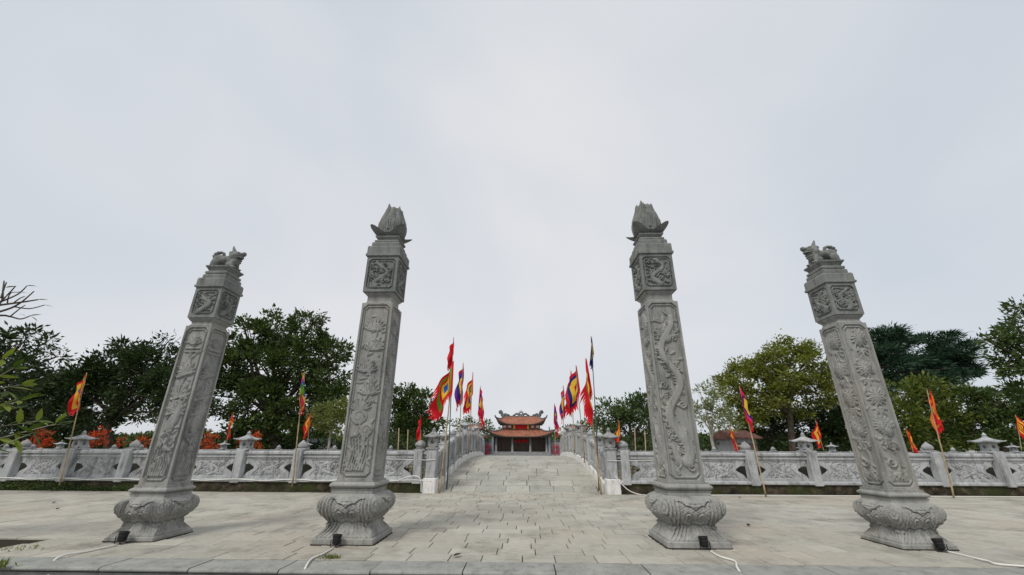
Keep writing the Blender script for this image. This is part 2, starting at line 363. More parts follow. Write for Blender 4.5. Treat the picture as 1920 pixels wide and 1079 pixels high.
def shaft_panel(kind, w, h):
    random.seed(hash_(kind)); r = Rel(w, h, .0115); iw = w*.5-.1
    if kind == 'lotus':
        r.stroke(wave(0, .3, h-.3, iw*.35, 2.5), .022, .014, .017)
        for y_, x_ in ((h-.62, .0), (h-1.05, .06), (h-1.5, -.05), (h-1.95, .05), (h-2.25, -.08)):
            r.fan(x_, y_, .34, 9, 1.3, W=.032)
        for y_, x_, q in ((1.15, -.08, .16), (.9, .09, .13)): r.disc(x_, y_, q, .02); r.swirl(x_, y_, q*.7, 1.2, 1, .012, .026)
        for k in range(7): r.stroke([(-iw+.04+.05*k, .18), (-iw+.10+.05*k, .45), (-iw+.03+.055*k, .8+.03*k)], .024, .006, .018)
        scatter_leaves(r, 24, .18)
    elif kind == 'dragon':
        pts = wave(0, .35, h-.35, iw*.62, 2.2, .6, 70); r.stroke(pts, .105, .05, .03)
        for i in range(2, 66, 1):
            a = pts[i+1]-pts[i-1]; a = a/np.hypot(*a); nrm = np.array([-a[1], a[0]]); wd = .09-.045*i/70
            for q in (-.55, 0, .55): r.leaf(*(pts[i]+nrm*wd*q-a*.02), math.atan2(a[1], a[0]), .062, .026, .038-.006*abs(q), False)
            if i % 2 == 0: r.leaf(*(pts[i]+nrm*wd), math.atan2(a[1], a[0])+1.0, .10, .02, .024)
        for k in range(16): r.swirl(random.choice((-1, 1))*random.uniform(.07, iw*.8), .25+k*(h-.5)/16, random.uniform(.06, .10), 1.3, random.choice((-1, 1)), .016, .02, random.uniform(0, 6))
        r.fan(0, h-.75, .34, 9, 1.6); r.disc(0, h-.8, .1, .032); r.flower(0, 1.6, .17, 8, .026)
        scatter_leaves(r, 34, .16, .015)
    elif kind == 'crane':
        r.fan(0, h-.42, .24, 7, 1.1); r.stroke([(-.14, h-.5), (.14, h-.5)], .022, .022, .02); r.stroke([(-.14, h-.57), (.14, h-.57)], .02, .02, .018)
        for y_ in (h-1.05, h-1.5, h-1.8): r.fan(random.uniform(-.05, .05), y_, .32, 8, 1.5, random.uniform(1.2, 1.9)); r.stroke([(-.14, y_-.06), (.13, y_+.03)], .03, .015, .022)
        r.stroke(wave(-.02, .6, h-.6, .07, 1.5), .02, .014, .016)
        r.leaf(-.07, .95, 1.15, .52, .10, .03, False); r.stroke([(.03, 1.3), (.10, 1.42), (.06, 1.56), (.09, 1.62)], .035, .022, .028); r.leaf(.09, 1.62, .2, .11, .012, .026)
        for k in range(8): r.stroke([(.08-.02*k, 1.12-.03*k), (.0-.03*k+.05, .85), (-.03+.025*k, .6)], .014, .008, .026)
        for k in range(8): r.stroke([(-.15+.042*k, .16), (-.17+.05*k, .42), (-.12+.03*k+.07*math.sin(k*2.), .72+.09*math.sin(k*1.7))], .022, .005, .02)
        scatter_leaves(r, 18, .15)
    else:
        for y_, x_, q in ((h-.36, .04, .16), (h-.95, -.03, .17), (h-1.5, .03, .2), (h-2.05, -.05, .13), (1.0, .05, .12)):
            r.flower(x_, y_, q, 12, .028, random.uniform(0, 1)); r.fan(x_, y_-.2, .2, 5, 1.3, -math.pi/2, .02); r.fan(x_+.03, y_+.06, .22, 6, 1.2, 1.5, .014)
        r.stroke(wave(0, .2, h-.3, .09, 2), .02, .012, .018); r.swirl(.05, .72, .10, 1.3, 1, .016, .022); r.swirl(-.06, .45, .09, 1.3, -1, .016, .022)
        for k in range(6): r.leaf(-.12+.05*k, .13, 1.57+.25*math.sin(k*2), .26, .02, .018)
        scatter_leaves(r, 26, .15, .014)
    r.H = r.H*1.75; r.frame(.035, .045, .09, .027)
    return r
def hash_(s): return sum(ord(c)*(i+3) for i, c in enumerate(s))
def head_panel(kind, w, h):
    random.seed(hash_(kind)+5); r = Rel(w, h, .010); iw = w/2-.12
    r.stroke(wave(0, .14, h-.14, iw*.55, 1.1, random.uniform(0, 6)), .06, .03, .03)
    for _ in range(13): r.swirl(random.uniform(-iw, iw), random.uniform(.18, h-.18), random.uniform(.035, .075), 1.3, random.choice((-1, 1)), .013, .026, random.uniform(0, 6))
    for _ in range(44): r.leaf(random.uniform(-iw, iw), random.uniform(.16, h-.16), random.choice((.4, 2.6))+random.uniform(-.5, .5), .13, .018, .026)
    r.H = r.H*1.5; r.frame(.055, .065, .06, .027); return r
def vase(prof, nseg=44, rows=64):
    """rounded-square carved pedestal: rows along profile, carving pushed along the outward normal"""
    z = np.array([p[1] for p in prof]); hw = np.array([p[0] for p in prof])
    zz = np.linspace(z[0], z[-1], rows); H = np.interp(zz, z, hw)
    H = np.convolve(np.pad(H, 1, 'edge'), [.25, .5, .25], 'valid')
    s = np.linspace(-1, 1, nseg*2, endpoint=False); P = np.zeros((rows, 4*nseg*2, 3)); zmax = zz[-1]; zmin = zz[0]; hh = zmax-zmin
    for j in range(rows):
        rel = np.zeros_like(s); f = (zz[j]-zmin)/hh
        # pendant hanging from the top, lowest in the middle, with a scalloped lip
        ab = np.abs(s); edge = .69+.34*ab+.035*np.abs(np.sin(ab*11))
        rel += np.where((f > edge) & (ab < .62), .020, 0)
        rel += np.where((f > edge+.05) & (ab < .55), .006*np.sin(f*90), 0)
        # fans of concentric flutes on the shoulders, straps running down the corners
        d = np.hypot((ab-1.0)*.95, (f-.74)*.95); rel += np.where((d < .52) & (f <= edge+.1), .013*np.sin(d*58), 0)
        rel += np.where((f < .50) & (ab > .30), .012*np.sin(ab*40+f*16), 0)
        for sx in (-.22, .20):
            d = np.hypot(s-sx, (f-.52)*1.2); rel += np.where(d < .15, .012*np.sin(d*70+2), 0)
        rel += .005*np.sin(s*37+np.sin(f*31)*2)*np.sin(f*53)
        rel -= np.where(np.abs(f-.30-.06*np.abs(np.cos(s*6))) < .016, .018, 0)
        rel -= np.where(np.abs(f-edge) < .014, .014, 0)*(ab < .62)
        rel *= 1.5*np.clip((1-np.abs(s))*14, 0, 1)*np.clip(f*9, 0, 1)*np.clip((1-f)*9, 0, 1)
        for k in range(4):
            a = k*math.pi/2; hwj = H[j]
            rnd = 1-.055*np.abs(s)**7*np.clip(np.sin(np.pi*f), 0, 1)
            x = s*hwj*rnd; y_ = -(hwj*rnd+rel)+.0
            bow = .02*(1-s*s)*math.sin(math.pi*f); y_ = y_-bow
            P[j, k*nseg*2:(k+1)*nseg*2, 0] = x*math.cos(a)-y_*math.sin(a); P[j, k*nseg*2:(k+1)*nseg*2, 1] = x*math.sin(a)+y_*math.cos(a); P[j, k*nseg*2:(k+1)*nseg*2, 2] = zz[j]
    return P
def lotus_mesh():
    mb = MB(); mb.lathe([(.20, .0), (.25, .05), (.27, .16), (.292, .28), (.288, .40), (.25, .52), (.205, .64), (.185, .76)], 20)
    def petal(phi, z0, h, w, rf, tip=0., bulge=.012):
        P = []
        for q in np.linspace(0, 1, 9):
            ww = w*(1-q**4.5)*(.75+.5*q*(1-q)*2)+.003; row = []
            for u in np.linspace(-1, 1, 15):
                a = phi+u*ww; rr = rf(z0+q*h)+tip*q**3+bulge*(1-.9*abs(u))*(1 if q < .97 else .3)+.009*math.cos(u*16)*math.sin(math.pi*min(1, q+.1))
                row.append((rr*math.cos(a), rr*math.sin(a), z0+q*h))
            P.append(row)
        P = np.array(P); mb.grid(P); Q = P.copy(); Q[..., :2] *= .9; mb.grid(Q[::-1])
    zr = [0, .05, .16, .28, .40, .52, .62, .7, .9]; rr_ = [.20, .25, .27, .292, .288, .25, .212, .192, .185]
    rf = lambda z: float(np.interp(z, zr, rr_))
    for k in range(8): petal(k*math.pi/4+.39, .06, .40, .36, rf, .006, .026)
    for k in range(8): petal(k*math.pi/4, .16, .50, .33, rf, .0, .022)
    for k in range(8): petal(k*math.pi/4+.2, .38, .41+.05*(k % 3), .40, rf, -.015, .014)
    for k in range(10): petal(k*math.pi/5, .42, .36+.04*(k % 2), .26, rf, -.01, .018)
    # crescent dish with four upturned corner tips
    P = []
    for q in np.linspace(0, 1, 10):
        row = []
        for i in range(64):
            a = 2*math.pi*i/64; c = abs(math.sin(2*a))**3.5     # 1 at the corners
            rmax = .30+.22*c; rr = .16+(rmax-.16)*q; z = .0+.07*q+(.15*c)*q**2.2
            row.append((rr*math.cos(a), rr*math.sin(a), z))
        P.append(row)
    P = np.array(P); mb.grid(P, True); Q = P.copy(); Q[..., 2] += .075*(1-np.linspace(0, 1, 10)[:, None]**2); mb.grid(Q, True)
    me = mb.mesh('lotus_finial', M['pillar_top']); smooth_by_angle(me, 40); return me
def blob_mesh(name, parts, mat, voxel=.012, smoothit=True):
    bm = bmesh.new()
    for c, r, rot in parts:
        mtx = Matrix.Translation(c) @ Euler(rot).to_matrix().to_4x4() @ Matrix.Diagonal((*r, 1))
        bmesh.ops.create_icosphere(bm, subdivisions=3, radius=1, matrix=mtx)
    me = bpy.data.meshes.new(name); bm.to_mesh(me); bm.free()
    o = bpy.data.objects.new(name, me); COL.objects.link(o)
    m = o.modifiers.new('r', 'REMESH'); m.mode = 'VOXEL'; m.voxel_size = voxel
    bpy.context.view_layer.update(); dg = bpy.context.evaluated_depsgraph_get()
    me2 = bpy.data.meshes.new_from_object(o.evaluated_get(dg)); bpy.data.objects.remove(o); bpy.data.meshes.remove(me)
    me2.name = name; me2.materials.clear(); me2.materials.append(mat); me2.shade_smooth(); return me2
def lion_mesh():
    P = []
    a = lambda x, y, z, rx, ry, rz, rot=(0, 0, 0): P.append(((x, y, z), (rx, ry, rz), rot))
    a(-.04, 0, .24, .22, .115, .10); a(-.19, 0, .25, .13, .125, .135); a(.11, 0, .25, .13, .12, .15); a(.17, 0, .20, .10, .10, .11)
    a(.20, 0, .37, .115, .11, .095); a(.285, 0, .395, .085, .075, .045, (0, -.25, 0)); a(.34, 0, .43, .03, .05, .03); a(.27, 0, .315, .075, .06, .026, (0, .15, 0))
    a(.24, .08, .41, .035, .03, .035); a(.24, -.08, .41, .035, .03, .035)
    for k in range(7): a(.13-.014*k, 0, .40+.034*k, .065-.008*k, .075-.010*k, .042)
    for sy in (-1, 1):
        a(.10, sy*.085, .40, .05, .025, .055, (0, -.6, 0)); a(.13, sy*.10, .31, .055, .035, .07)
        a(.17, sy*.085, .11, .045, .042, .12, (0, -.15, 0)); a(.215, sy*.085, .028, .065, .045, .03)
        a(.10, sy*.10, .10, .06, .03, .05, (0, .5, 0))
        a(-.20, sy*.095, .15, .09, .05, .11, (0, .25, 0)); a(-.25, sy*.095, .08, .045, .04, .075, (0, -.3, 0)); a(-.215, sy*.095, .026, .07, .045, .028)
    for x, z, r in ((-.31, .30, .035), (-.325, .36, .04), (-.30, .42, .042), (-.25, .455, .04), (-.19, .46, .036), (-.14, .44, .032), (-.125, .405, .028)): a(x, 0, z, r, r*1.3, r)
    for k in range(5): a(-.02-.055*k, 0, .345+.008*k, .022, .03, .028)
    for k in range(3): a(.205+.012*k, 0, .20+.05*k, .085, .10, .012)
    return blob_mesh('lion_statue', P, M['pillar_top'], .0105)
LOTUS, LION = lotus_mesh(), lion_mesh()
def torus_ring(hw, z0, z1, n=5):
    return [(hw-(z1-z0)*.5+(z1-z0)*.5*math.sin(math.pi*k/n), z0+(z1-z0)*k/n) for k in range(n+1)]
def pillar(x, y, kind, label, inner):
    t = thing('stone_pillar', label, 'pillar', (x, y, 0), 0, 'carved stone gate pillars')
    k = dict(pl=.536, zp=.10, ring=.41, zn=.79, zr=.865, zr2=.985, sh=.331, z0=1.0, z1=4.51, nk=.262, zb=4.765, bl=.353, zc=5.62, co=.377, zs=5.885) if inner else \
        dict(pl=.447, zp=.075, ring=.35, zn=.70, zr=.76, zr2=.86, sh=.279, z0=.90, z1=4.03, nk=.225, zb=4.21, bl=.297, zc=4.92, co=.318, zs=5.155)
    q = k['pl']/.536; zt = k['zn']
    mb = MB().box(-k['pl'], k['pl'], -k['pl'], k['pl'], -.03, k['zp'], .012)
    zs = lambda f: k['zp']+(zt-k['zp'])*f
    pr = [(.495, 0), (.495, .04), (.455, .10), (.408, .18), (.385, .27), (.395, .35), (.44, .44), (.50, .52), (.54, .60), (.555, .69), (.55, .79), (.515, .89), (.455, .96), (.39, 1)]
    mb.grid(vase([(a*q, zs(f)) for a, f in pr]), True)
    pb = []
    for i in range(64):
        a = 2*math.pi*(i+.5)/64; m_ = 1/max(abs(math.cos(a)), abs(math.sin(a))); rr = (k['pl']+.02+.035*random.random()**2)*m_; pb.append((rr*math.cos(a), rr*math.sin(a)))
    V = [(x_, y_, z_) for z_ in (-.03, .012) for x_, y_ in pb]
    MB().add(V, [(i, (i+1) % 64, 64+(i+1) % 64, 64+i) for i in range(64)]+[tuple(range(64, 128))]).build('contact_shade_strip', M['joint'], t)  # dark strip round the pillar foot, coloured for contact shade and dirt
    base = mb.build('pedestal', M['pillar'], t); smooth_by_angle(base.data, 24)
    mb = MB().lathe([(k['ring']*.93, zt-.02), (k['ring']*.93, k['zr']-.03), (k['ring']*.98, k['zr'])]+torus_ring(k['ring']*1.03, k['zr']+.002, k['zr2'])+[(k['ring']*.9, k['z0'])], sq=1)
    mb.build('base_ring', M['pillar'], t)
    e = .062
    shaft = MB().lathe([(k['sh']-e, k['z0']-.01), (k['sh']-e, k['z1']), (k['nk']+.02, k['z1']+.015), (k['nk'], k['z1']+.06), (k['nk'], k['zb']-.09), (k['nk']+.05, k['zb']-.03), (k['nk']+.055, k['zb']-.002)], sq=1).build('shaft', M['pillar'], t)
    h = k['z1']-k['z0']; me = shaft_panel(kind, 2*k['sh'], h).mesh('carved_panel', M['pillar'])
    for i in range(4): link('carved_panel', me, shaft, (k['sh']*math.sin(i*math.pi/2), -k['sh']*math.cos(i*math.pi/2), k['z0']), i*math.pi/2, 0, (-1 if i % 2 else 1, 1, 1) if False else None)
    MB().lathe([(k['sh']-e, k['z1']-.001), (k['sh'], k['z1'])], sq=1).build('shaft_shoulder', M['pillar'], t)
    hb = k['zc']-k['zb']
    head = MB().lathe([(k['bl']-.06, k['zb']), (k['bl']-.06, k['zc'])], sq=1).build('head_block', M['pillar_top'], t)
    MB().lathe([(k['nk']+.03, k['zb']+.001), (k['bl'], k['zb']+.002)], sq=1, capt=False).build('head_soffit', M['pillar_top'], head)
    hm = head_panel(kind, 2*k['bl'], hb).mesh('carved_panel', M['pillar_top'])
    for i in range(4): link('carved_panel', hm, head, (k['bl']*math.sin(i*math.pi/2), -k['bl']*math.cos(i*math.pi/2), k['zb']), i*math.pi/2)
    z, c = k['zs'], k['co']; d = z-k['zc']
    MB().lathe([(c, k['zc']), (c+.012, k['zc']+.01), (c+.012, k['zc']+.06*q), (c-.006, k['zc']+.065*q), (c-.006, z-.03), (c-.02, z), (c*.80, z+.005), (c*.83, z+.03), (c*.83, z+.10*q), (c*.79, z+.13*q), (c*.66, z+.135*q)], sq=1).build('cornice', M['pillar_top'], t)
    z += .135*q; a = c*.72
    MB().lathe([(a*.86, z), (a, z+.015), (a*1.02, z+.04), (a, z+.065), (a*.84, z+.075), (a*.84, z+.10), (a*.92, z+.12), (a, z+.15), (a*1.02, z+.175), (a*.96, z+.18)] if inner else
               [(a*.9, z), (a*1.06, z+.015), (a*1.09, z+.045), (a*1.06, z+.075), (a*.92, z+.085), (a*.92, z+.11), (a*1.02, z+.15), (a*1.14, z+.185), (a*1.16, z+.215), (a*1.1, z+.22)], sq=1).build('abacus', M['pillar_top'], t)
    if inner: link('lotus_finial', LOTUS, t, (0, 0, z+.178), 0, 0, (1.04, 1.04, 1.09))
    else: link('lion_statue', LION, t, (0, 0, z+.215), 0 if x < 0 else math.pi, 0, (1.08, 1.08, .98))
    return t
PY = 8.21
pillar(-3.044, PY, 'lotus', 'left of the two tall lotus-topped grey stone pillars, carved with leaf fans', True)
pillar(3.044, PY, 'dragon', 'right of the two tall lotus-topped grey stone pillars, carved with a scaly dragon', True)
pillar(-6.897, PY, 'crane', 'shorter lion-topped stone pillar at far left, carved with a crane', False)
pillar(6.897, PY, 'mum', 'shorter lion-topped stone pillar at far right, carved with chrysanthemums', False)
random.seed(21)

# ------------------------------------------------------------------ balustrades
def bud_mesh(sc=1.0, mat='wall_dk', ball=False):
    mb = MB().lathe([(.19, 0), (.205, .012), (.205, .05), (.19, .062), (.15, .066), (.14, .08)], sq=1)
    if ball: mb.lathe([(.13, .075), (.17, .10), (.155, .13), (.20, .16), (.225, .21), (.215, .26), (.17, .31), (.10, .355), (.03, .385), (.005, .39)], 12)
    else: mb.lathe([(.115, .075), (.15, .10), (.172, .14), (.175, .19), (.155, .235), (.11, .285), (.06, .33), (.022, .37), (.004, .385)], 12)
    mb.xf(np.diag([sc, sc, sc, 1])); me = mb.mesh('bud_finial', M[mat]); smooth_by_angle(me, 35); return me
def lantern_mesh(wide=True, mat='wall'):
    hb, z0, z1 = (.165, .07, .36) if wide else (.175, .08, .42); re = .335 if wide else .33
    mb = MB().lathe([(.20, 0), (.225, .012), (.225, .05), (.19, .065), (hb*.9, .07)], sq=1)
    n = 16; zc = (z0+z1)/2; rad = .062
    for k in range(4):                                        # four walls, each with a round opening and its reveal
        ring = []; outr = []; inn = []
        for i in range(n):
            a = 2*math.pi*(i+.5)/n; c, s_ = math.cos(a), math.sin(a); m_ = 1/max(abs(c), abs(s_))
            ring.append((rad*c, -hb, zc+rad*s_)); outr.append((hb*min(1, abs(c)*m_)*math.copysign(1, c), -hb, zc+(z1-z0)/2*min(1, abs(s_)*m_)*math.copysign(1, s_))); inn.append((rad*c, -hb+.09, zc+rad*s_))
        V = outr+ring+inn; F = [(i, (i+1) % n, n+(i+1) % n, n+i) for i in range(n)]+[(n+i, n+(i+1) % n, 2*n+(i+1) % n, 2*n+i) for i in range(n)]+[tuple(range(2*n, 3*n))]
        a = k*math.pi/2; Rm = np.array([[math.cos(a), -math.sin(a), 0], [math.sin(a), math.cos(a), 0], [0, 0, 1]]); mb.add(np.array(V)@Rm.T, F)
    P = []                                                     # curved hip roof with lifted corners
    for q in np.linspace(0, 1, 7):
        row = []
        for i in range(32):
            a = 2*math.pi*i/32; c = abs(math.sin(2*a))**2.5; m_ = 1/max(abs(math.cos(a)), abs(math.sin(a))); rr = (1-q)*re*(1+.03*c)*(m_ if True else 1)+q*.055
            P_z = z1+.035+(.17 if wide else .2)*q**1.6+.045*c*(1-q)**2.5; row.append((rr*math.cos(a), rr*math.sin(a), P_z))
        P.append(row)
    P = np.array(P); lo = P[0].copy(); lo[:, 2] -= .035; lo2 = lo*[.62, .62, 1]; lo2[:, 2] = z1-.0
    mb.grid(np.concatenate([lo2[None], lo[None], P]), True)
    zt = z1+(.205 if wide else .235); mb.lathe([(.06, zt-.02), (.085, zt), (.085, zt+.02), (.045, zt+.03), (.065, zt+.06), (.06, zt+.09), (.03, zt+.12), (.008, zt+.155)], 10)
    me = mb.mesh('lantern_head', M[mat]); smooth_by_angle(me, 35); return me
BUD, BALL = bud_mesh(), bud_mesh(ball=True); LAN, LANT = lantern_mesh(True, 'wall'), lantern_mesh(False, 'wall_dk')
PW = .155
post_me = MB().box(-PW, PW, -.295, .0, .30, 1.455, .02).mesh('post', M['wall'])
def wall_panel_mesh(span, i):
    random.seed(90+i); w, h = span-2*PW+.02, .72; r = Rel(w, h, .015)
    for _ in range(30): r.swirl(random.uniform(-.62, .62), random.uniform(.14, h-.13), random.uniform(.04, .09), 1.3, random.choice((-1, 1)), .016, .03, random.uniform(0, 6))
    for _ in range(55): r.leaf(random.uniform(-.66, .62), random.uniform(.14, h-.15), random.uniform(0, 6.28), .17, .03, .026)
    r.stroke(wave(0, .12, h-.12, .4, .8, i), .05, .03, .03); r.flower(random.uniform(-.25, .25), h*.52, .15, 9, .035)
    m = (np.abs(r.X) > .70) | (np.abs(r.Y-h/2) > h/2-.085); r.H = np.where(m, 0, r.H*1.2-.028)
    f = r.Y/h; inset = .02+.31*np.sin(np.pi*np.clip((f-.06)/.88, 0, 1))**1.1+.075*np.cos(f*4*np.pi)*np.sin(np.pi*f)
    k = 1-inset/(w/2); X = r.X*k
    P = np.stack([X, -.10-r.H, r.Y], -1); back = P.copy(); back[..., 1] = -.03
    mb = MB().grid(P); mb.grid(back[:, ::-1])
    for a, b in ((P[:, 0], back[:, 0]), (P[:, -1], back[:, -1])): mb.grid(np.stack([a, b], 1))
    me = mb.mesh('carved_panel', M['wall']); smooth_by_angle(me, 50); return me
RAILP = [(-.15, 1.19), (-.15, 1.235), (-.11, 1.25), (-.11, 1.29), (-.18, 1.315), (-.18, 1.385), (-.15, 1.415), (.15, 1.415), (.18, 1.385), (.18, 1.315), (.11, 1.29), (.11, 1.25), (.15, 1.235), (.15, 1.19)]
WY = 16.0
panel_me = [wall_panel_mesh(2.27, i) for i in range(9)]
def balustrade(sgn, label):
    t = thing('stone_balustrade', label, 'balustrade', (0, WY, 0))
    xs = [3.86, 6.2]+[8.47+2.23*k for k in range(8)]
    kinds = ['ball', 'lan', 'bud', 'lan', 'bud', 'bud', 'lan', 'bud', 'lan', 'bud']
    X0, X1 = xs[0]-.25, xs[-1]+.3; a, b = sorted((sgn*X0, sgn*X1))
    # rough plinth, uneven face
    nx = 220; xx = np.linspace(a, b, nx); P = np.zeros((5, nx, 3))
    for j, (yy, zz) in enumerate(((-.23, -.04), (-.235, .12), (-.23, .22), (-.21, .335), (.2, .335))):
        P[j, :, 0] = xx; P[j, :, 1] = yy+(RNG.normal(0, .014, nx) if j < 4 else 0); P[j, :, 2] = zz+(RNG.normal(0, .006, nx) if 0 < j < 3 else 0)
    o = MB().grid(P).build('plinth', M['plinth'], t); smooth_by_angle(o.data, 60)
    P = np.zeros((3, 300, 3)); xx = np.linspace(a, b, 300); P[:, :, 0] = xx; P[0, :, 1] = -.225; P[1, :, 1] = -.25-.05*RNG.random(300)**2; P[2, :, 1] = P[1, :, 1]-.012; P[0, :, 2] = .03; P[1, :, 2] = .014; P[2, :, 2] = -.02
    MB().grid(P).build('contact_shade_line', M['joint'], t)  # dark line along the plinth foot, standing in for contact shade and soil
    MB().prismx([(-.27, .34), (-.29, .36), (-.29, .42), (-.25, .455), (.25, .455), (.29, .42), (.29, .34)], a, b).build('base_course', M['wall'], t)
    for x, kd in zip(xs, kinds):
        p = link('post', post_me, t, (sgn*x, 0, 0))
        link('lantern_head' if kd == 'lan' else 'bud_finial', {'lan': LAN, 'bud': BUD, 'ball': BALL}[kd], p, (0, 0, 1.44))
    for i in range(len(xs)-1):
        xa, xb = xs[i]+PW, xs[i+1]-PW; l, r_ = sorted((sgn*xa, sgn*xb))
        MB().prismx(RAILP, l+.002, r_-.002).build('rail', M['wall'], t)
        link('carved_panel', panel_me[(i*2+4*(sgn > 0)) % 9], t, (sgn*(xs[i]+xs[i+1])/2, 0, .456), 0, 0, ((xb-xa)/(2.27-2*PW), 1, 1.02))
    l, r_ = sorted((sgn*3.56, sgn*(3.86-PW))); MB().prismx(RAILP, l, r_-.002).build('rail', M['wall'], t)
    MB().box(l, r_-.003, -.05, .05, .86, 1.19).build('carved_panel', M['wall'], t)
    return t
balustrade(-1, 'pale carved stone balustrade along the pond, left of the bridge')
balustrade(1, 'pale carved stone balustrade along the pond, right of the bridge')
# far bank: rail with small posts, retaining wall of blocks
sheet('far_bank', -60, 60, 30.12, 30.62, -1.6, .36, 'wet')
FY = 30.35
fpost = MB().box(-.15, .15, -.15, .15, .36, 1.36, .015).mesh('post', M['wall'])
def far_balustrade(sgn, label):
    t = thing('far_stone_balustrade', label, 'balustrade', (0, FY, 0))
    kinds = ['bud', 'bud', 'lan', 'bud', 'bud']
    xs = [3.35+2.08*k for k in range(18)]
    for i, x in enumerate(xs):
        p = link('post', fpost, t, (sgn*x, 0, 0)); kd = 'lan' if i in (6, 9, 15) else 'bud'
        link('lantern_head' if kd == 'lan' else 'bud_finial', LAN if kd == 'lan' else BUD, p, (0, 0, 1.35), 0, 0, (.85, .85, .85))
    a, b = sorted((sgn*xs[0], sgn*xs[-1]))
    MB().prismx([(y_*.8, z_-.075) for y_, z_ in RAILP], a, b).build('rail', M['wall_dk'], t)
    MB().box(a, b, -.06, .06, .362, 1.1).build('panel', M['wall_dk'], t)
far_balustrade(-1, 'thin weathered stone rail across the pond, left of the bridge')
far_balustrade(1, 'thin weathered stone rail across the pond, right of the bridge')
bank = bpy.data.objects['far_bank']; bm_ = [MB().box(-.24, .24, -.05, .05, -.10, .10, .018).mesh('brick', M['block']) for _ in range(2)]
for sgn in (-1, 1):
    for rr in range(6):
        for k in range(9):
            if rr*9+k > 60: continue
            link('brick', bm_[k % 2], bank, (sgn*(3.7+k*.51+(rr % 2)*.25), 30.10+RNG.uniform(-.012, .012), -.85+rr*.215))

# ------------------------------------------------------------------ bridge
BC, BH = 26.0, 9.7
def dz(y): 
    q = min(1, abs(y-BC)/BH); return 1.05*(1-q**2.9)
def hwid(y): return 2.84+.33*min(1, abs(y-BC)/BH)**3
bridge = thing('stone_bridge', 'arched stone footbridge paved with grey slabs leading to the temple gate', 'bridge', (0, 16.3, 0))
def B(o): o.location = o.location-Vector((0, 16.3, 0)); return o
ys = np.linspace(BC-BH, BC+BH, 49)
def strip(x0f, x1f, ztop, zbot, name, mat, parent, off=(0, 16.3, 0)):
    mb = MB(); P = []
    for y in ys:
        a, b = x0f(y), x1f(y); P.append([(a, y, zbot(y)), (a, y, ztop(y)), (b, y, ztop(y)), (b, y, zbot(y))])
    P = np.array(P)-np.array(off); mb.grid(P, True); mb.f.append((0, 1, 2, 3)); n = len(ys)*4; mb.f.append((n-4, n-3, n-2, n-1))
    return mb.build(name, mat, parent)
arch = lambda y: min(dz(y)-.36, -1.6+1.9*(1-((y-BC)/7.5)**2)) if abs(y-BC) < 7.5 else -1.6
strip(lambda y: -hwid(y)-.42, lambda y: hwid(y)+.42, lambda y: dz(y)-.03, arch, 'arch_body', M['wall_dk'], bridge)
strip(lambda y: -hwid(y)-.1, lambda y: hwid(y)+.1, lambda y: dz(y)-.024, lambda y: dz(y)-.05, 'bedding', M['joint'], bridge)
y = BC-BH+.3; r = 0
while y < BC+BH-.3:
    for a, b in row_tiles(-hwid(y)-.05, hwid(y)-.1, random.uniform(0, .5), .92):
        a, b = max(a, -hwid(y)-.04), min(b, hwid(y)+.04)
        if b-a < .12: continue
        w_ = round((b-a)*12)/12; sl_ = math.atan((dz(y+.05)-dz(y-.05))/.1)
        tile_obj((0, 0, max(.1, w_-.018), .578), bridge, 'ramp', ((a+b)/2, y-16.3, dz(y)+RNG.uniform(-.004, .003)), rx=sl_)
    y += .6*math.cos(math.atan((dz(y+.3)-dz(y+.2))/.1))
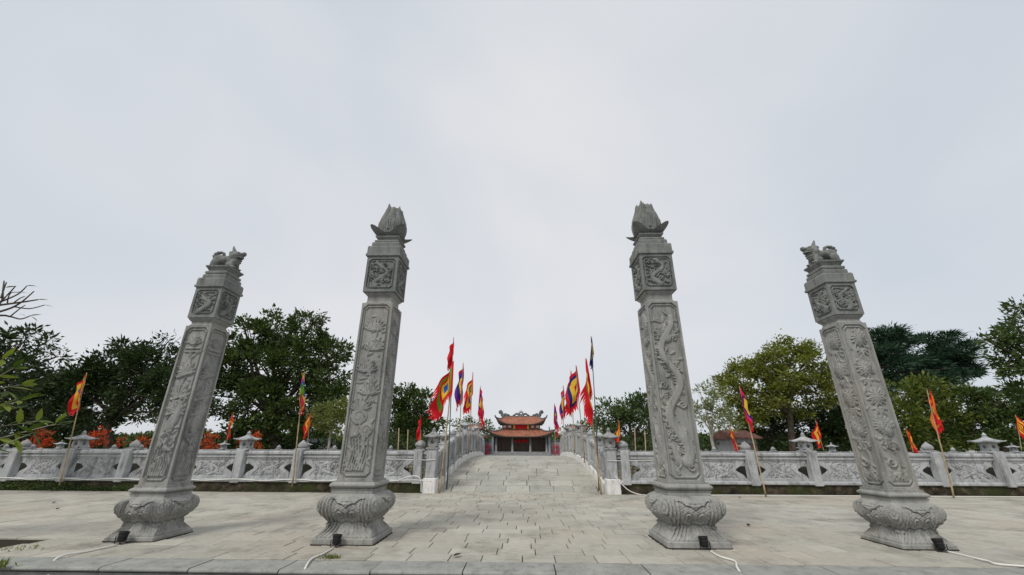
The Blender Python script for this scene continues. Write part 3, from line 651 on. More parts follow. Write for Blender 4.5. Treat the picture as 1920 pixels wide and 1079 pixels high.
# balustrades
def rib_panel(ya, yb, x, sgn):
    n = 15; mb = MB(); yy = np.linspace(ya, yb, n)
    for i in range(n-1):
        p = i % 2; th = .03+.035*p; y0, y1 = yy[i], yy[i+1]
        zl = lambda y_, h_: dz(y_)+h_
        V = [(x+s*th, y_, zl(y_, h_)) for y_ in (y0, y1) for s in (-1, 1) for h_ in (.47, 1.16)]
        mb.add(V, [(0, 1, 3, 2), (4, 6, 7, 5), (0, 4, 5, 1), (2, 3, 7, 6), (1, 5, 7, 3), (0, 2, 6, 4)])
    return mb
bp = MB().box(-.17, .17, -.17, .17, .0, 1.36, .018).mesh('post', M['wall'])
cp = MB().box(-.185, .185, -.185, .185, .5, 1.52, .018).mesh('post', M['wall'])
cb = MB().box(-.245, .245, -.27, .27, -.03, .50, .03).mesh('footing', M['white'])
def bridge_rail(sgn, label):
    t = thing('bridge_balustrade', label, 'balustrade', (0, 16.3, 0))
    X = lambda y: sgn*(hwid(y)+.2)
    P_ = [15.95]+[17.45+1.62*k for k in range(11)]; kinds = 'LLbbLbbLbbLb'
    for i, (y, kd) in enumerate(zip(P_, kinds)):
        first = i == 0
        x = sgn*3.37 if first else X(y)
        p = link('post', cp if first else bp, t, (x, y-16.3, 0 if first else dz(y)))
        if first: link('footing', cb, p)
        link('lantern_head' if kd == 'L' else 'bud_finial', (LANT if first else LAN) if kd == 'L' else BUD, p, (0, 0, 1.5 if first else 1.345), 0, 0, (1, 1, 1) if first else (.82, .82, .9))
    for i in range(len(P_)-1):
        ya, yb = P_[i]+.2, P_[i+1]-.18; ya = max(ya, 16.2)
        rib_panel(ya, yb, X((ya+yb)/2), sgn).xf(Matrix.Translation((0, -16.3, 0))).build('ribbed_panel', M['wall'], t)
    for nm, h0, h1, ww, mt in (('hand_rail', 1.165, 1.31, .11, 'wall'), ('base_rail', .29, .455, .13, 'wall_dk')):
        mb = MB(); P = []
        for y in np.linspace(16.1, 34.6, 60): P.append([(X(y)-ww, y-16.3, dz(y)+h0), (X(y)-ww, y-16.3, dz(y)+h1-.03), (X(y)-ww+.04, y-16.3, dz(y)+h1), (X(y)+ww-.04, y-16.3, dz(y)+h1), (X(y)+ww, y-16.3, dz(y)+h1-.03), (X(y)+ww, y-16.3, dz(y)+h0)])
        mb.grid(np.array(P), True).build(nm, M[mt], t)
    # limewashed kerb blocks
    y = 16.45
    while y < 34.8:
        ln = .78; s_ = math.atan((dz(y+ln)-dz(y))/ln)
        link('kerb_block', KB, t, (sgn*(hwid(y+ln/2)+.16), y+ln/2-16.3, dz(y+ln/2)-.005), 0, s_); y += ln*math.cos(s_)+.03
    # drooping carved brackets along the kerb
    y = 17.2
    while y < 34:
        link('bracket', BK, t, (sgn*(hwid(y)+.06), y-16.3, dz(y)+.30), 0, math.atan((dz(y+.1)-dz(y))/.1)); y += 1.62
KB = MB().box(-.17, .17, -.385, .385, -.2, .27, .02).mesh('kerb_block', M['white'])
BK = MB().lathe([(.03, -.12), (.085, -.08), (.10, 0), (.085, .08), (.03, .12)], 8).xf(Matrix.Rotation(math.pi/2, 4, 'X')).mesh('bracket', M['wall_dk'], True)
bridge_rail(-1, 'ribbed stone balustrade along the left side of the arched bridge')
bridge_rail(1, 'ribbed stone balustrade along the right side of the arched bridge')

# ------------------------------------------------------------------ temple gate
TX, TY = -.25, 73.0
def hip_roof(xe, xt, ye0, ye1, yt0, yt1, ze, zt, lift, over, name, parent, mat='roof', n=26, rows=9):
    """curved hip roof: eave rectangle to top rectangle, corners swept up and out"""
    per = []
    for a, b in (((-1, -1), (1, -1)), ((1, -1), (1, 1)), ((1, 1), (-1, 1)), ((-1, 1), (-1, -1))):
        for i in range(n): q = i/n; per.append((a[0]+(b[0]-a[0])*q, a[1]+(b[1]-a[1])*q))
    P = []
    for j in range(rows):
        q = j/(rows-1); row = []
        for u, v in per:
            c = (abs(u)*abs(v))**5
            xx = u*(xe+(xt-xe)*q+over*c*(1-q)**2); e0 = ye0+(yt0-ye0)*q; e1 = ye1+(yt1-ye1)*q; yy = (e0+e1)/2+v*((e1-e0)/2+over*c*(1-q)**2)
            row.append((xx, yy, ze+(zt-ze)*(.62*q+.38*q*q)+lift*c*(1-q)**1.6))
        P.append(row)
    P = np.array(P); lo = P[0].copy(); lo[:, 2] -= .14; lo2 = lo*[.9, 1, 1]; lo2[:, 1] = (ye0+ye1)/2+(lo[:, 1]-(ye0+ye1)/2)*.8; lo2[:, 2] = ze-.05
    top = P[-1][None]
    o = MB().grid(P, True).build(name, M[mat], parent); smooth_by_angle(o.data, 40)
    MB().grid(np.stack([lo2, lo, P[0]*[1.004, 1, 1]]), True).build('eave_board', M['timber'], o)
    return o, P, n
def hip_ridges(P, n, parent, r0=.13, horn=.7):
    for k in (0, 1, 2, 3):
        pts = [Vector(P[j, (k*n) % (4*n)]) for j in range(P.shape[0]-1, -1, -1)]; d = (pts[-1]-pts[-2]).normalized()
        pts += [pts[-1]+d*.25+Vector((0, 0, .12)), pts[-1]+d*.35+Vector((0, 0, .12+horn*.6)), pts[-1]+d*.12+Vector((0, 0, .12+horn))]
        MB().tube([p+Vector((0, 0, .06)) for p in pts], [r0]*(len(pts)-3)+[r0*.95, r0*.85, r0*.4], 6).build('hip_ridge', M['ridge'], parent)
temple = thing('temple_gate', 'two-tiered temple gate with curved terracotta roofs at the end of the bridge', 'temple', (TX, TY, 0))
for k in range(4): MB().box(-5.35+.0*k, 5.15, -1.6+.35*k, 6, -.02+.2*k, .18+.2*k-.002*k, .01).build('step', M['column'], temple)
for x in (-4.4, -1.55, 1.6, 4.45):
    MB().lathe([(.26, .72), (.29, .78), (.24, .86), (.19, .9), (.18, 3.4)], 12).build('column', M['column'], temple, True)
for x, c in zip((-4.4, -1.55, 1.6, 4.45), [o for o in temple.children if o.name.startswith('column')]): c.location = (x, .35, 0)
for x in (-5.0, 4.95): MB().box(x-.17, x+.17, .1, 3, .7, 3.35, .02).build('end_wall', M['slate'], temple)
MB().box(-4.85, 4.8, 2.4, 2.7, .72, 3.35).build('wall', M['timber'], temple)
dm = MB().box(-.34, .34, -.04, .04, 0, 2.1, .015).box(-.26, .26, -.06, -.03, .12, .75, .01).box(-.26, .26, -.06, -.03, .95, 1.95, .01).mesh('door_leaf', M['timber'])
for bx in (-2.97, .02, 3.02):
    for k in range(4): link('door_leaf', dm, temple, (bx+(k-1.5)*.7, 2.33, .8))
for k in range(4):
    s_ = MB().box(-.24, .24, -.02, .02, 0, .5, .01).build('red_hanging', M['red'], temple); s_.location = (-.95+.64*k, 2.2, 2.3)
MB().box(-4.9, 4.85, .2, .5, 3.12, 3.32).build('beam', M['timber'], temple)
lr, P, n = hip_roof(5.0, 3.55, -.9, 6.4, 1.1, 4.6, 3.32, 4.55, .95, .8, 'lower_roof', temple); hip_ridges(P, n, lr, .14, .3)
MB().box(-3.42, 3.42, 1.2, 4.5, 4.5, 5.6).build('upper_wall', M['timber'], temple)
for x in (-2.52, 2.5):
    wn = MB().box(x-.72, x+.72, 1.14, 1.18, 4.82, 5.2).build('window', M['white_plain'], temple)
    o = MB().lathe([(.04, -.17), (.17, -.12), (.22, 0), (.17, .12), (.04, .17)], 10).build('red_lantern', M['red'], temple, True); o.location = (x, .95, 4.98)
bn = MB().box(-1.42, 1.42, 1.06, 1.12, 4.60, 5.32).build('banner', M['red'], temple)
for x in (-1.25, 1.25): MB().box(x-.14, x+.14, 1.03, 1.058, 4.62, 5.3).build('banner_end', M['gold'], bn)
ur, P, n = hip_roof(3.85, 3.35, .2, 5.4, 2.6, 3.1, 5.42, 6.82, 1.0, .62, 'upper_roof', temple); hip_ridges(P, n, ur, .14, .22)
rd = MB().box(-3.45, 3.45, 2.68, 3.02, 6.72, 7.0, .03).build('ridge', M['ridge'], temple)
def curl(pts, r, nm='ridge_dragon'): return MB().tube(catmull(pts, 4), r, 7).build(nm, M['ridge'], rd, True)
for s_ in (-1, 1):
    k = len(catmull([0, 1, 2, 3, 4, 5], 4)) if False else 21
    curl([(s_*3.2, 2.85, 6.9), (s_*3.55, 2.85, 7.2), (s_*3.6, 2.85, 7.6), (s_*3.85, 2.85, 7.85), (s_*4.05, 2.85, 7.6), (s_*3.85, 2.85, 7.45)], list(np.linspace(.34, .14, 21)), 'ridge_finial')
    curl([(s_*3.3, 2.85, 7.05), (s_*2.9, 2.85, 7.3), (s_*2.6, 2.85, 7.05), (s_*2.4, 2.85, 7.2), (s_*2.2, 2.85, 7.05), (s_*2.1, 2.85, 7.0)], list(np.linspace(.24, .1, 21)), 'ridge_scroll')
    curl([(s_*.25, 2.85, 7.05), (s_*.55, 2.85, 7.3), (s_*.9, 2.85, 7.35), (s_*1.2, 2.85, 7.15), (s_*1.4, 2.85, 7.1), (s_*1.55, 2.85, 7.02)], list(np.linspace(.22, .11, 21)))
mb = MB()
th = np.linspace(0, 2*math.pi, 15); mb.tube([(.24*math.cos(a), 2.85, 7.42+.24*math.sin(a)) for a in th], .10, 6, False)
for k in range(7): a = math.pi*(k/6); mb.lathe([(.07, 0), (.045, .12), (.005, .26)], 6).xf(np.eye(4)) if False else mb.tube([(.3*math.cos(a), 2.85, 7.42+.3*math.sin(a)), (.62*math.cos(a), 2.85, 7.42+(.62+.12*(k == 3))*math.sin(a))], [.07, .01], 6)
mb.tube([(0, 2.85, 6.95), (0, 2.85, 7.2)], .14, 6); mb.build('sun_disc', M['ridge'], rd, True)
# flanking pavilions and yard walls
def pavilion(x, y, label):
    t = thing('side_pavilion', label, 'pavilion', (x, y, -.9))
    MB().box(-1.9, 1.9, -1.9, 1.9, 0, 4.0).build('wall', M['slate'], t)
    MB().box(-1.3, 1.3, -1.3, 1.3, 4.0, 5.6).build('upper_wall', M['slate'], t)
    for sx in (-1, 1): MB().box(sx*1.1-.35, sx*1.1+.35, -1.93, -1.88, 2.0, 3.3).build('window', M['timber'], t)
    a, P, n = hip_roof(2.15, 1.3, -2.2, 2.2, -1.3, 1.3, 3.9, 4.5, .4, .3, 'lower_roof', t); hip_ridges(P, n, a, .1, .2)
    a, P, n = hip_roof(1.6, 1.0, -1.7, 1.7, -.1, .1, 5.3, 6.05, .4, .3, 'upper_roof', t); hip_ridges(P, n, a, .1, .2)
    MB().box(-1.05, 1.05, -.12, .12, 5.95, 6.2).build('ridge', M['ridge'], t)
pavilion(-8.5, 72, 'small two-tiered blue grey pavilion left of the temple gate')
pavilion(9.3, 72, 'small two-tiered blue grey pavilion right of the temple gate')
for s_, lb in ((-1, 'left'), (1, 'right')):
    t = thing('yard_wall', 'grey plastered yard wall adjoining the temple gate on its %s side' % lb, 'wall', (TX+s_*6.5, TY+1.5, 0))
    MB().box(-1.35, 1.35, -.15, .15, 0, 2.5).build('wall', M['column'], t); MB().box(-1.4, 1.4, -.25, .25, 2.5, 2.72, .03).build('coping', M['ridge'], t)
    f = thing('flower_display', 'row of pink and red potted flowers at the %s foot of the temple gate' % lb, 'flowers', (TX+s_*6.1, TY-1.2, 0))
    mb = MB()
    for k in range(170):
        c = RNG.uniform((-.85, -.3, .3), (.85, .3, 1.9)); s2 = RNG.uniform(.05, .11); mb.lathe([(s2*.3, -s2), (s2, 0), (s2*.3, s2)], 5).v[-1][:] += c
    mb.build('blossoms', M['pink'], f); MB().box(-.9, .9, -.35, .35, 0, .35, .03).build('planter', M['column'], f)

# ------------------------------------------------------------------ flags
RED, YEL, BLU, GRN, PUR, PNK, ORG, NAV = (.65, .012, .02), (.85, .56, .05), (.02, .12, .50), (.11, .33, .03), (.17, .02, .30), (.80, .03, .22), (.85, .22, .02), (.02, .02, .16)
def flag_mat(name, cols):
    t = NT(name); uv = t.n('ShaderNodeUVMap').outputs[0]; sp = t.n('ShaderNodeSeparateXYZ'); t.l(uv, sp.inputs[0])
    d = t.math('MAXIMUM', t.math('ABSOLUTE', t.math('SUBTRACT', sp.outputs[0], .5)), t.math('ABSOLUTE', t.math('SUBTRACT', sp.outputs[1], .5)))
    d = t.math('MULTIPLY', d, 2.0); k = len(cols)
    c = t.ramp(d, [(i/k, q) for i, q in enumerate(cols)], True)
    t.done(c, .75); tr = t.n('ShaderNodeBsdfTranslucent'); t.l(c, tr.inputs[0]); ms = t.n('ShaderNodeMixShader'); ms.inputs[0].default_value = .3
    t.l(t.bsdf.outputs[0], ms.inputs[1]); t.l(tr.outputs[0], ms.inputs[2]); t.l(ms.outputs[0], t.t.nodes['Material Output'].inputs[0]); return t.m
M['leaf_warm'] = leafmat('olive tinged leaves', (.04, .075, .014), (.20, .225, .04), .26)
PAL = {'blue': [BLU, YEL, RED, GRN, RED], 'green': [GRN, YEL, PUR, YEL, RED], 'purple': [PNK, YEL, NAV, PUR, RED], 'gold': [YEL, YEL, NAV, PNK, RED],
       'red': [RED, RED, RED, RED, RED], 'navy': [YEL, YEL, YEL, NAV, NAV], 'lime': [GRN, GRN, BLU, PNK, YEL], 'orange': [ORG, YEL, RED, ORG, RED], 'pink': [NAV, YEL, YEL, PUR, PNK], 'dragon': [YEL, GRN, YEL, RED, RED], 'azure': [BLU, BLU, YEL, YEL, RED], 'chevron': [RED, YEL, YEL, NAV, RED], 'hem': [RED, RED, RED, YEL, RED], 'scarlet': [YEL, YEL, RED, YEL, RED]}
FM = {k: flag_mat('flag '+k, v) for k, v in PAL.items()}
RND = {'red': RED, 'navy': NAV, 'lime': RED, 'pink': PNK}
FR = {k: NT('fringe '+k).done(RND.get(k, RED), .75) for k in PAL}
def flag(label, base, top, size, theta, pal, side=-1, group='festival flags on bamboo poles', dark=False, rp=.028, ph=0., droop=1.0, off=.0):
    """square festival flag laced to the top of a pole, hanging limp: its fly swings down by (90-theta) degrees"""
    t = thing('festival_flag', label, 'flag', base, 0, group); base, top = Vector(base), Vector(top); ax = (top-base); Lp = ax.length; a = ax.normalized()
    pts = [Vector((0, 0, 0))]+[a*Lp*q+Vector((.02*math.sin(q*3+ph), 0, 0))*min(1, (1-q)*4) for q in np.linspace(.08, 1, 14)]
    pole = MB().tube(pts, [rp*(1.05-.55*q)*(1.12 if i % 3 == 1 else 1) for i, q in enumerate(np.linspace(0, 1, 15))], 8).build('pole', M['pole_dark' if dark else 'bamboo'], t, True)
    th = R(theta); hz = Vector((side*math.cos(ph*.7), .55*math.sin(ph*1.3), 0)).normalized(); fall = hz*math.sin(th)+Vector((0, 0, -1))*math.cos(th)
    nr = Vector((-hz.y, hz.x, 0)); nu, nv = 28, 30; s_ = size
    def F(u, v):
        hoist = a*(Lp-off-(1-v)*s_); k = u*s_
        gather = 1-.22*math.sin(math.pi*u)*v
        p = hoist+fall*k*droop*gather+nr*(.14*s_*math.sin(5.5*u+2.2*v+ph)*u**.6+.075*s_*math.sin(13*u-3*v+ph*2)*u)+hz*(.085*s_*math.sin(7*v+4*u+ph*3)*u*(1-.3*v))
        return p-hz*(.10*s_*(1-.4*u)*(.35+.65*(1-v)))+Vector((0, -1, 0))*(rp*1.5+.03*(1-u))
    V = [F(i/nu, j/nv) for j in range(nv+1) for i in range(nu+1)]
    Fc = [(j*(nu+1)+i, j*(nu+1)+i+1, (j+1)*(nu+1)+i+1, (j+1)*(nu+1)+i) for j in range(nv) for i in range(nu)]
    me = bpy.data.meshes.new('cloth'); me.from_pydata([v[:] for v in V], [], Fc); me.materials.append(FM[pal]); uv = me.uv_layers.new(name='UVMap')
    for lp in me.loops: uv.data[lp.index].uv = ((lp.vertex_index % (nu+1))/nu, (lp.vertex_index//(nu+1))/nv)
    me.shade_smooth(); cl = link('cloth', me, t)
    mb = MB(); n = 11                                          # flame-shaped fringe along fly and foot
    for side_, m_ in (('fly', n), ('foot', n)):
        for i in range(m_):
            q0, q1 = i/m_, (i+1)/m_; P = []
            for w_ in (0, .5, 1):
                ext = .17*(1-w_)+.02; qm = q0+(q1-q0)*(.5+.2*w_) if True else 0
                P.append(w_)
            f = (lambda q, e_: F(1+e_, q)) if side_ == 'fly' else (lambda q, e_: F(q, -e_))
            tip = .15+.05*math.sin(i*2.3); A, B_, C_, D_ = f(q0, -.002), f(q1, -.002), f(q0+(q1-q0)*.85, tip*.45), f(q0+(q1-q0)*.15, tip*.5)
            T = f(q0+(q1-q0)*(.35+.4*(i % 2)), tip); mb.add([x[:] for x in (A, B_, C_, T, D_)], [(0, 1, 2, 3, 4)])
    mb.build('fringe', FR[pal], cl, fix=False)
    return t
def pf(label, b, tp, Y, size, theta, pal, side=-1, zb=None, lean=0., **k):
    """pole foot and tip given as sight lines met at distance Y; foot set on what it stands on"""
    bb = at(b[0], b[1], Y); tt = at(tp[0], tp[1], Y+lean)
    if zb is not None: bb.z = zb
    return flag(label, bb, tt, size, theta, pal, side, **k)
pf('large five-colour flag with a blue centre at the left bridge foot', (824, 920), (850, 677), 15.6, 1.22, 33, 'blue', -1, 0, ph=.4, rp=.032)
pf('plain red pennant on the tallest pole at the left bridge foot', (838, 905), (850.5, 633), 16.5, .72, 14, 'red', -1, 0, dark=True, rp=.026, ph=1.2)
pf('second flag up the left side of the bridge, yellow and purple with a red edge', (859, 866), (868.5, 680), 20., 1.22, 20, 'purple', -1, dz(20)+.24, ph=2., rp=.027)
pf('third flag up the left side of the bridge, red with purple and yellow', (878, 857), (886.5, 697.6), 22.2, 1.15, 19, 'green', -1, dz(22.2)+.24, ph=.9, rp=.027)
pf('farthest flag on the left side of the bridge, yellow, pink and red', (896, 855), (901.5, 723), 26.5, 1.3, 13, 'gold', -1, dz(26.5)+.24, ph=3.1, rp=.027)
pf('red flag with a green and yellow middle at the right bridge foot', (1127, 922), (1097.6, 672), 15.6, 1.25, 9, 'dragon', 1, 0, ph=2.6, rp=.032)
pf('slim yellow and navy pennant on the tallest pole at the right bridge foot', (1122, 905), (1108, 631), 16.5, .72, 8, 'navy', -1, 0, dark=True, rp=.026, ph=.3)
pf('second flag up the right side of the bridge, wide, yellow with a navy band', (1096, 870), (1079.5, 684.6), 19.3, 1.25, 27, 'chevron', -1, dz(19.3)+.24, ph=1.6, rp=.027)
pf('third flag up the right side of the bridge, orange, behind the navy-banded one', (1077, 857), (1069.7, 695), 22.2, 1.2, 15, 'orange', -1, dz(22.2)+.24, ph=.6, rp=.027)
pf('fourth flag up the right side of the bridge, with pink and gold stripes', (1058, 853), (1055.6, 723), 26.5, 1.22, 17, 'gold', -1, dz(26.5)+.24, ph=2.2, rp=.027)
pf('farthest flag on the right side of the bridge, yellow and violet, beside the temple roof', (1042, 856), (1040, 757), 32.5, 1.25, 13, 'purple', -1, dz(32.5)+.24, ph=4.0, rp=.027)
pf('yellow-blue-red flag on a leaning pole by the far left balustrade lantern', (113, 905), (163, 699), 15.6, .86, 24, 'azure', -1, .2, ph=1.1, rp=.024)
pf('green and pink flag on a bamboo pole before the left balustrade', (549, 905), (572, 697), 15.6, .83, 11, 'lime', -1, .2, ph=2.4, rp=.025)
pf('red flag with yellow and purple centre on a pole before the right balustrade', (1435, 926), (1386, 724), 15.3, .82, 13, 'gold', 1, 0, ph=.5, rp=.025)
pf('orange and yellow flag with a shredded red fringe at the far right balustrade', (1787, 930), (1738, 731), 15.3, .84, 12, 'orange', 1, 0, ph=1.9, rp=.024)
FG = 'small flags beyond the pond'
for lb, b, tp, sd_, pal, th in (
    ('small faded orange flag on the far rail behind the leftmost lantern', (424, 832), (438, 773), -1, 'orange', 8),
    ('small red and yellow flag on the far rail left of the tall leaf-carved pillar', (577, 832), (583, 772), -1, 'scarlet', 14),
    ('small red flag across the pond just left of the bridge', (787, 842), (789, 777), -1, 'red', 20),
    ('small yellow and red flag across the pond just right of the bridge', (1161, 842), (1160, 789), 1, 'scarlet', 18),
    ('drooping red flag with a yellow hem in front of the small grey house', (1384, 846), (1367, 796), 1, 'hem', 28),
    ('red and yellow flag sagging right beside a far stone lantern', (1545, 846), (1529, 789), 1, 'scarlet', 26),
    ('gold and red flag sagging right beside the chrysanthemum-carved pillar', (1713, 850), (1697, 803), 1, 'orange', 28),
    ('red and yellow flag at the right edge of the view', (1916, 846), (1904, 778), 1, 'scarlet', 14)):
    pf(lb, b, tp, 29.9, .95, th, pal, sd_, group=FG, ph=len(lb)*.37, rp=.025)
# bare bamboo stakes
for px, y0, y1, Y, lb in ((747, 845, 803, 38, 'bare bamboo stake beyond the pond, leftmost of the two before the dark tree'), (764, 845, 806, 38, 'bare bamboo stake beyond the pond, right of the two before the dark tree'),
                       (1150, 848, 813, 38, 'reddish stake beyond the pond nearest the right end of the bridge'), (1189, 848, 803, 38, 'pale bamboo stake beyond the pond right of the small flag'), (1208, 848, 808, 38, 'orange-brown stake beyond the pond, beside the dragon-carved pillar')):
    a, b = at(px, y0, Y), at(px+1, y1, Y); a.z = 0
    o = MB().tube([(0, 0, 0), (b-a)*.5+Vector((.03, 0, 0)), (b-a)], [.055, .05, .04], 7).build('bamboo_stake', M['bamboo'], None, True); o.location = a; tag(o, lb, 'stake', 'bare stakes beyond the pond')

# ------------------------------------------------------------------ trees
def leaves_mesh(name, C, D, Ln, asp, mat, droop=.25):
    """one folded leaf per centre C along direction D"""
    n = len(C); D = D/np.linalg.norm(D, axis=1, keepdims=True); rnd = RNG.normal(size=(n, 3)); Sx = np.cross(D, rnd); Sx /= np.linalg.norm(Sx, axis=1, keepdims=True)
    Ln = Ln[:, None]; w_ = Ln*asp; nr = np.cross(D, Sx)
    V = np.stack([C, C+D*Ln*.45+Sx*w_-nr*Ln*.06, C+D*Ln-nr*Ln*droop*.4, C+D*Ln*.45-Sx*w_-nr*Ln*.06], 1).reshape(-1, 3).astype(np.float32)
    me = bpy.data.meshes.new(name); me.vertices.add(4*n); me.vertices.foreach_set('co', V.ravel()); me.loops.add(4*n); me.loops.foreach_set('vertex_index', np.arange(4*n, dtype=np.int32))
    me.polygons.add(n); me.polygons.foreach_set('loop_start', np.arange(0, 4*n, 4, dtype=np.int32)); me.update(calc_edges=True); me.validate()
    a = me.attributes.new('tint', 'FLOAT', 'FACE'); a.data.foreach_set('value', RNG.beta(1.2, 1.8, n).astype(np.float32)); me.materials.append(mat); return me
def tree(name, label, cat, Y, trunk, blobs, mat, leaf=.3, asp=.23, cov=5.,  bark='bark', rt=.28, clump=.75, flat=.8, z0=0., group=None, updir=.25, depth=1., limbs=True, shell=.55):
    """trunk: foot and fork as sight lines; blobs: (px, py, radius px) of foliage masses, at distance Y"""
    base = at(trunk[0][0], trunk[0][1], Y); base.z = z0; k = 1/ppm(Y)
    t = thing(name, label, cat, base, 0, group); cents = []; Cs = []; Ds = []; Ls = []
    for bx, by, br in blobs:
        c = np.array(at(bx, by, Y+RNG.normal(0, .25)*br*k*depth)); r_ = br*k; cents.append((c, r_))
        ncl = max(4, int(3.0*(r_/clump)**2)); u = RNG.normal(size=(ncl, 3)); u /= np.linalg.norm(u, axis=1, keepdims=True)
        rad = RNG.uniform(shell, 1.02, (ncl, 1))**.6; cc = c+u*rad*r_*[1, depth, .92]
        m_ = max(4, int(1.25*cov*math.pi*r_**2/(leaf*leaf*asp)/ncl))
        for q in range(ncl):
            cs = clump*RNG.uniform(.55, 1.15); g = RNG.normal(size=(m_, 3))*[cs*.5, cs*.5, cs*.5*flat]
            Cs.append(cc[q]+g); d = g/(cs)*1.3+u[q]*.7+RNG.normal(size=(m_, 3))*.5+[0, 0, updir]; Ds.append(d); Ls.append(leaf*RNG.uniform(.4, 1.4, m_)*RNG.uniform(.75, 1.15))
    C = np.concatenate(Cs)-np.array(base); me = leaves_mesh('crown', C, np.concatenate(Ds), np.concatenate(Ls), asp, M[mat]); link('crown', me, t)
    if limbs:
        mb = MB(); f = at(trunk[1][0], trunk[1][1], Y)-base; wob = [Vector((RNG.normal(0, rt*.4), RNG.normal(0, rt*.4), 0)) for _ in range(3)]
        path = catmull([Vector((0, 0, -.1)), f*.35+wob[0], f*.7+wob[1], f], 5); mb.tube(path, list(np.linspace(rt*1.25, rt*.7, len(path))), 9)
        for c, r_ in cents:
            c = Vector(c)-base; mid = f.lerp(c, .5)+Vector(RNG.normal(0, .22, 3)*r_)
            pth = catmull([f*RNG.uniform(.72, .98), mid, c], 6); mb.tube(pth, list(np.linspace(rt*.55, rt*.14, len(pth))), 6)
            for _ in range(5):
                e_ = c+Vector(RNG.normal(0, .6, 3)*r_); q = pth[int(RNG.uniform(6, len(pth)-1))]; mb.tube([q, q.lerp(e_, .5)+Vector(RNG.normal(0, .1, 3)*r_), e_], [rt*.2, rt*.13, rt*.05], 5)
        mb.build('trunk', M[bark], t, True, fix=False)
    return t
GB = 'trees beyond the pond'
tree('broadleaf_tree', 'dark glossy-leaved tree beyond the pond, left behind the crane-carved pillar', 'tree', 40, ((205, 842), (212, 770)), [(120, 735, 42), (165, 715, 42), (215, 700, 48), (262, 690, 46), (305, 680, 40), (330, 720, 46), (270, 750, 50), (190, 765, 44), (130, 775, 38), (232, 655, 16), (262, 655, 13), (314, 642, 13), (345, 775, 36)], 'leaf_dark', .42, .2, 5.0, rt=.3, clump=.9, group=GB)
tree('broadleaf_tree', 'dark tree behind the leftmost balustrade posts, half hidden by foreground leaves', 'tree', 43, ((60, 842), (60, 780)), [(20, 770, 50), (190, 810, 24), (110, 815, 26), (70, 750, 45), (110, 790, 36), (50, 805, 36), (-10, 800, 40), (150, 800, 26)], 'leaf_dark', .42, .2, 4.2, rt=.3, group=GB)
tree('broadleaf_tree', 'largest round dark green tree between the two left pillars', 'tree', 46, ((520, 842), (505, 770)), [(470, 640, 46), (520, 622, 40), (575, 612, 30), (610, 660, 44), (625, 710, 34), (560, 680, 60), (500, 690, 60), (445, 690, 44), (430, 745, 46), (490, 760, 54), (555, 755, 52), (610, 745, 38), (460, 800, 42), (525, 810, 44), (590, 790, 34), (425, 660, 26), (640, 660, 18), (455, 607, 11), (592, 592, 10)], 'leaf_round', .46, .24, 4.6, rt=.5, clump=1.0, group=GB)
tree('small_tree', 'small yellow-green tree at the right edge of the large round tree', 'tree', 42, ((618, 843), (620, 800)), [(605, 780, 24), (632, 775, 24), (650, 765, 18), (640, 800, 18), (600, 800, 16)], 'leaf_lime', .32, .24, 3.4, 'bark_pale', .13, .6, group=GB)
tree('broadleaf_tree', 'dark tree between the leaf-carved pillar and the bridge', 'tree', 58, ((765, 843), (765, 810)), [(757, 748, 20), (780, 755, 22), (740, 775, 28), (775, 785, 34), (800, 765, 18), (808, 790, 20), (745, 810, 30), (790, 812, 28), (730, 740, 20), (768, 730, 10), (797, 745, 9)], 'leaf_round', .5, .24, 4.2, rt=.32, clump=1., group=GB)
tree('broadleaf_tree', 'hazy mid-green tree just right of the bridge', 'tree', 60, ((1185, 843), (1185, 810)), [(1140, 780, 26), (1165, 768, 24), (1190, 762, 22), (1215, 758, 22), (1205, 790, 30), (1165, 800, 28), (1130, 805, 20), (1235, 780, 26)], 'leaf_mid', .5, .24, 4.0, rt=.3, clump=1., group=GB)
tree('birch_like_tree', 'pale-barked slender tree with thin light leaves right of the dragon-carved pillar', 'tree', 41, ((1342, 845), (1332, 805)), [(1318, 745, 22), (1340, 730, 18), (1322, 780, 22), (1350, 765, 22), (1365, 790, 20), (1305, 765, 14)], 'leaf_pale', .30, .22, 1.9, 'bark_pale', .17, .55, group=GB)
tree('broadleaf_tree', 'broad olive-yellow tree between the dragon and chrysanthemum pillars', 'tree', 48, ((1484, 845), (1476, 745)), [(1400, 700, 30), (1380, 735, 34), (1430, 690, 36), (1470, 690, 40), (1515, 685, 38), (1540, 700, 26), (1420, 740, 44), (1480, 745, 44), (1530, 735, 34), (1380, 770, 28), (1455, 650, 20), (1490, 655, 24), (1360, 720, 18), (1400, 780, 24), (1440, 660, 14), (1520, 660, 18)], 'leaf_olive', .36, .24, 3.5, rt=.34, clump=.85, group=GB)
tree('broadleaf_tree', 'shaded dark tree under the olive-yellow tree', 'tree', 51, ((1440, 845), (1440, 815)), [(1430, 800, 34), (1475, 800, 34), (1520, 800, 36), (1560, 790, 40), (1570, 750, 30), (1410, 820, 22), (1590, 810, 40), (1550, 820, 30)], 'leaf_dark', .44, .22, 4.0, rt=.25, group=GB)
tree('broadleaf_tree', 'olive-topped leafy tree behind the chrysanthemum-carved pillar', 'tree', 44, ((1740, 845), (1735, 800)), [(1690, 745, 34), (1740, 735, 34), (1790, 750, 32), (1700, 790, 38), (1760, 785, 40), (1680, 815, 32), (1740, 820, 34), (1800, 800, 34)], 'leaf_warm', .40, .24, 4.2, rt=.28, group=GB)
tree('broadleaf_tree', 'dark layered tree at the right edge, below the overhanging leaves', 'tree', 42, ((1880, 845), (1875, 800)), [(1840, 755, 30), (1885, 750, 34), (1925, 760, 34), (1850, 800, 36), (1900, 805, 36), (1945, 800, 34), (1820, 820, 28)], 'leaf_round', .42, .22, 4.4, rt=.28, group=GB)
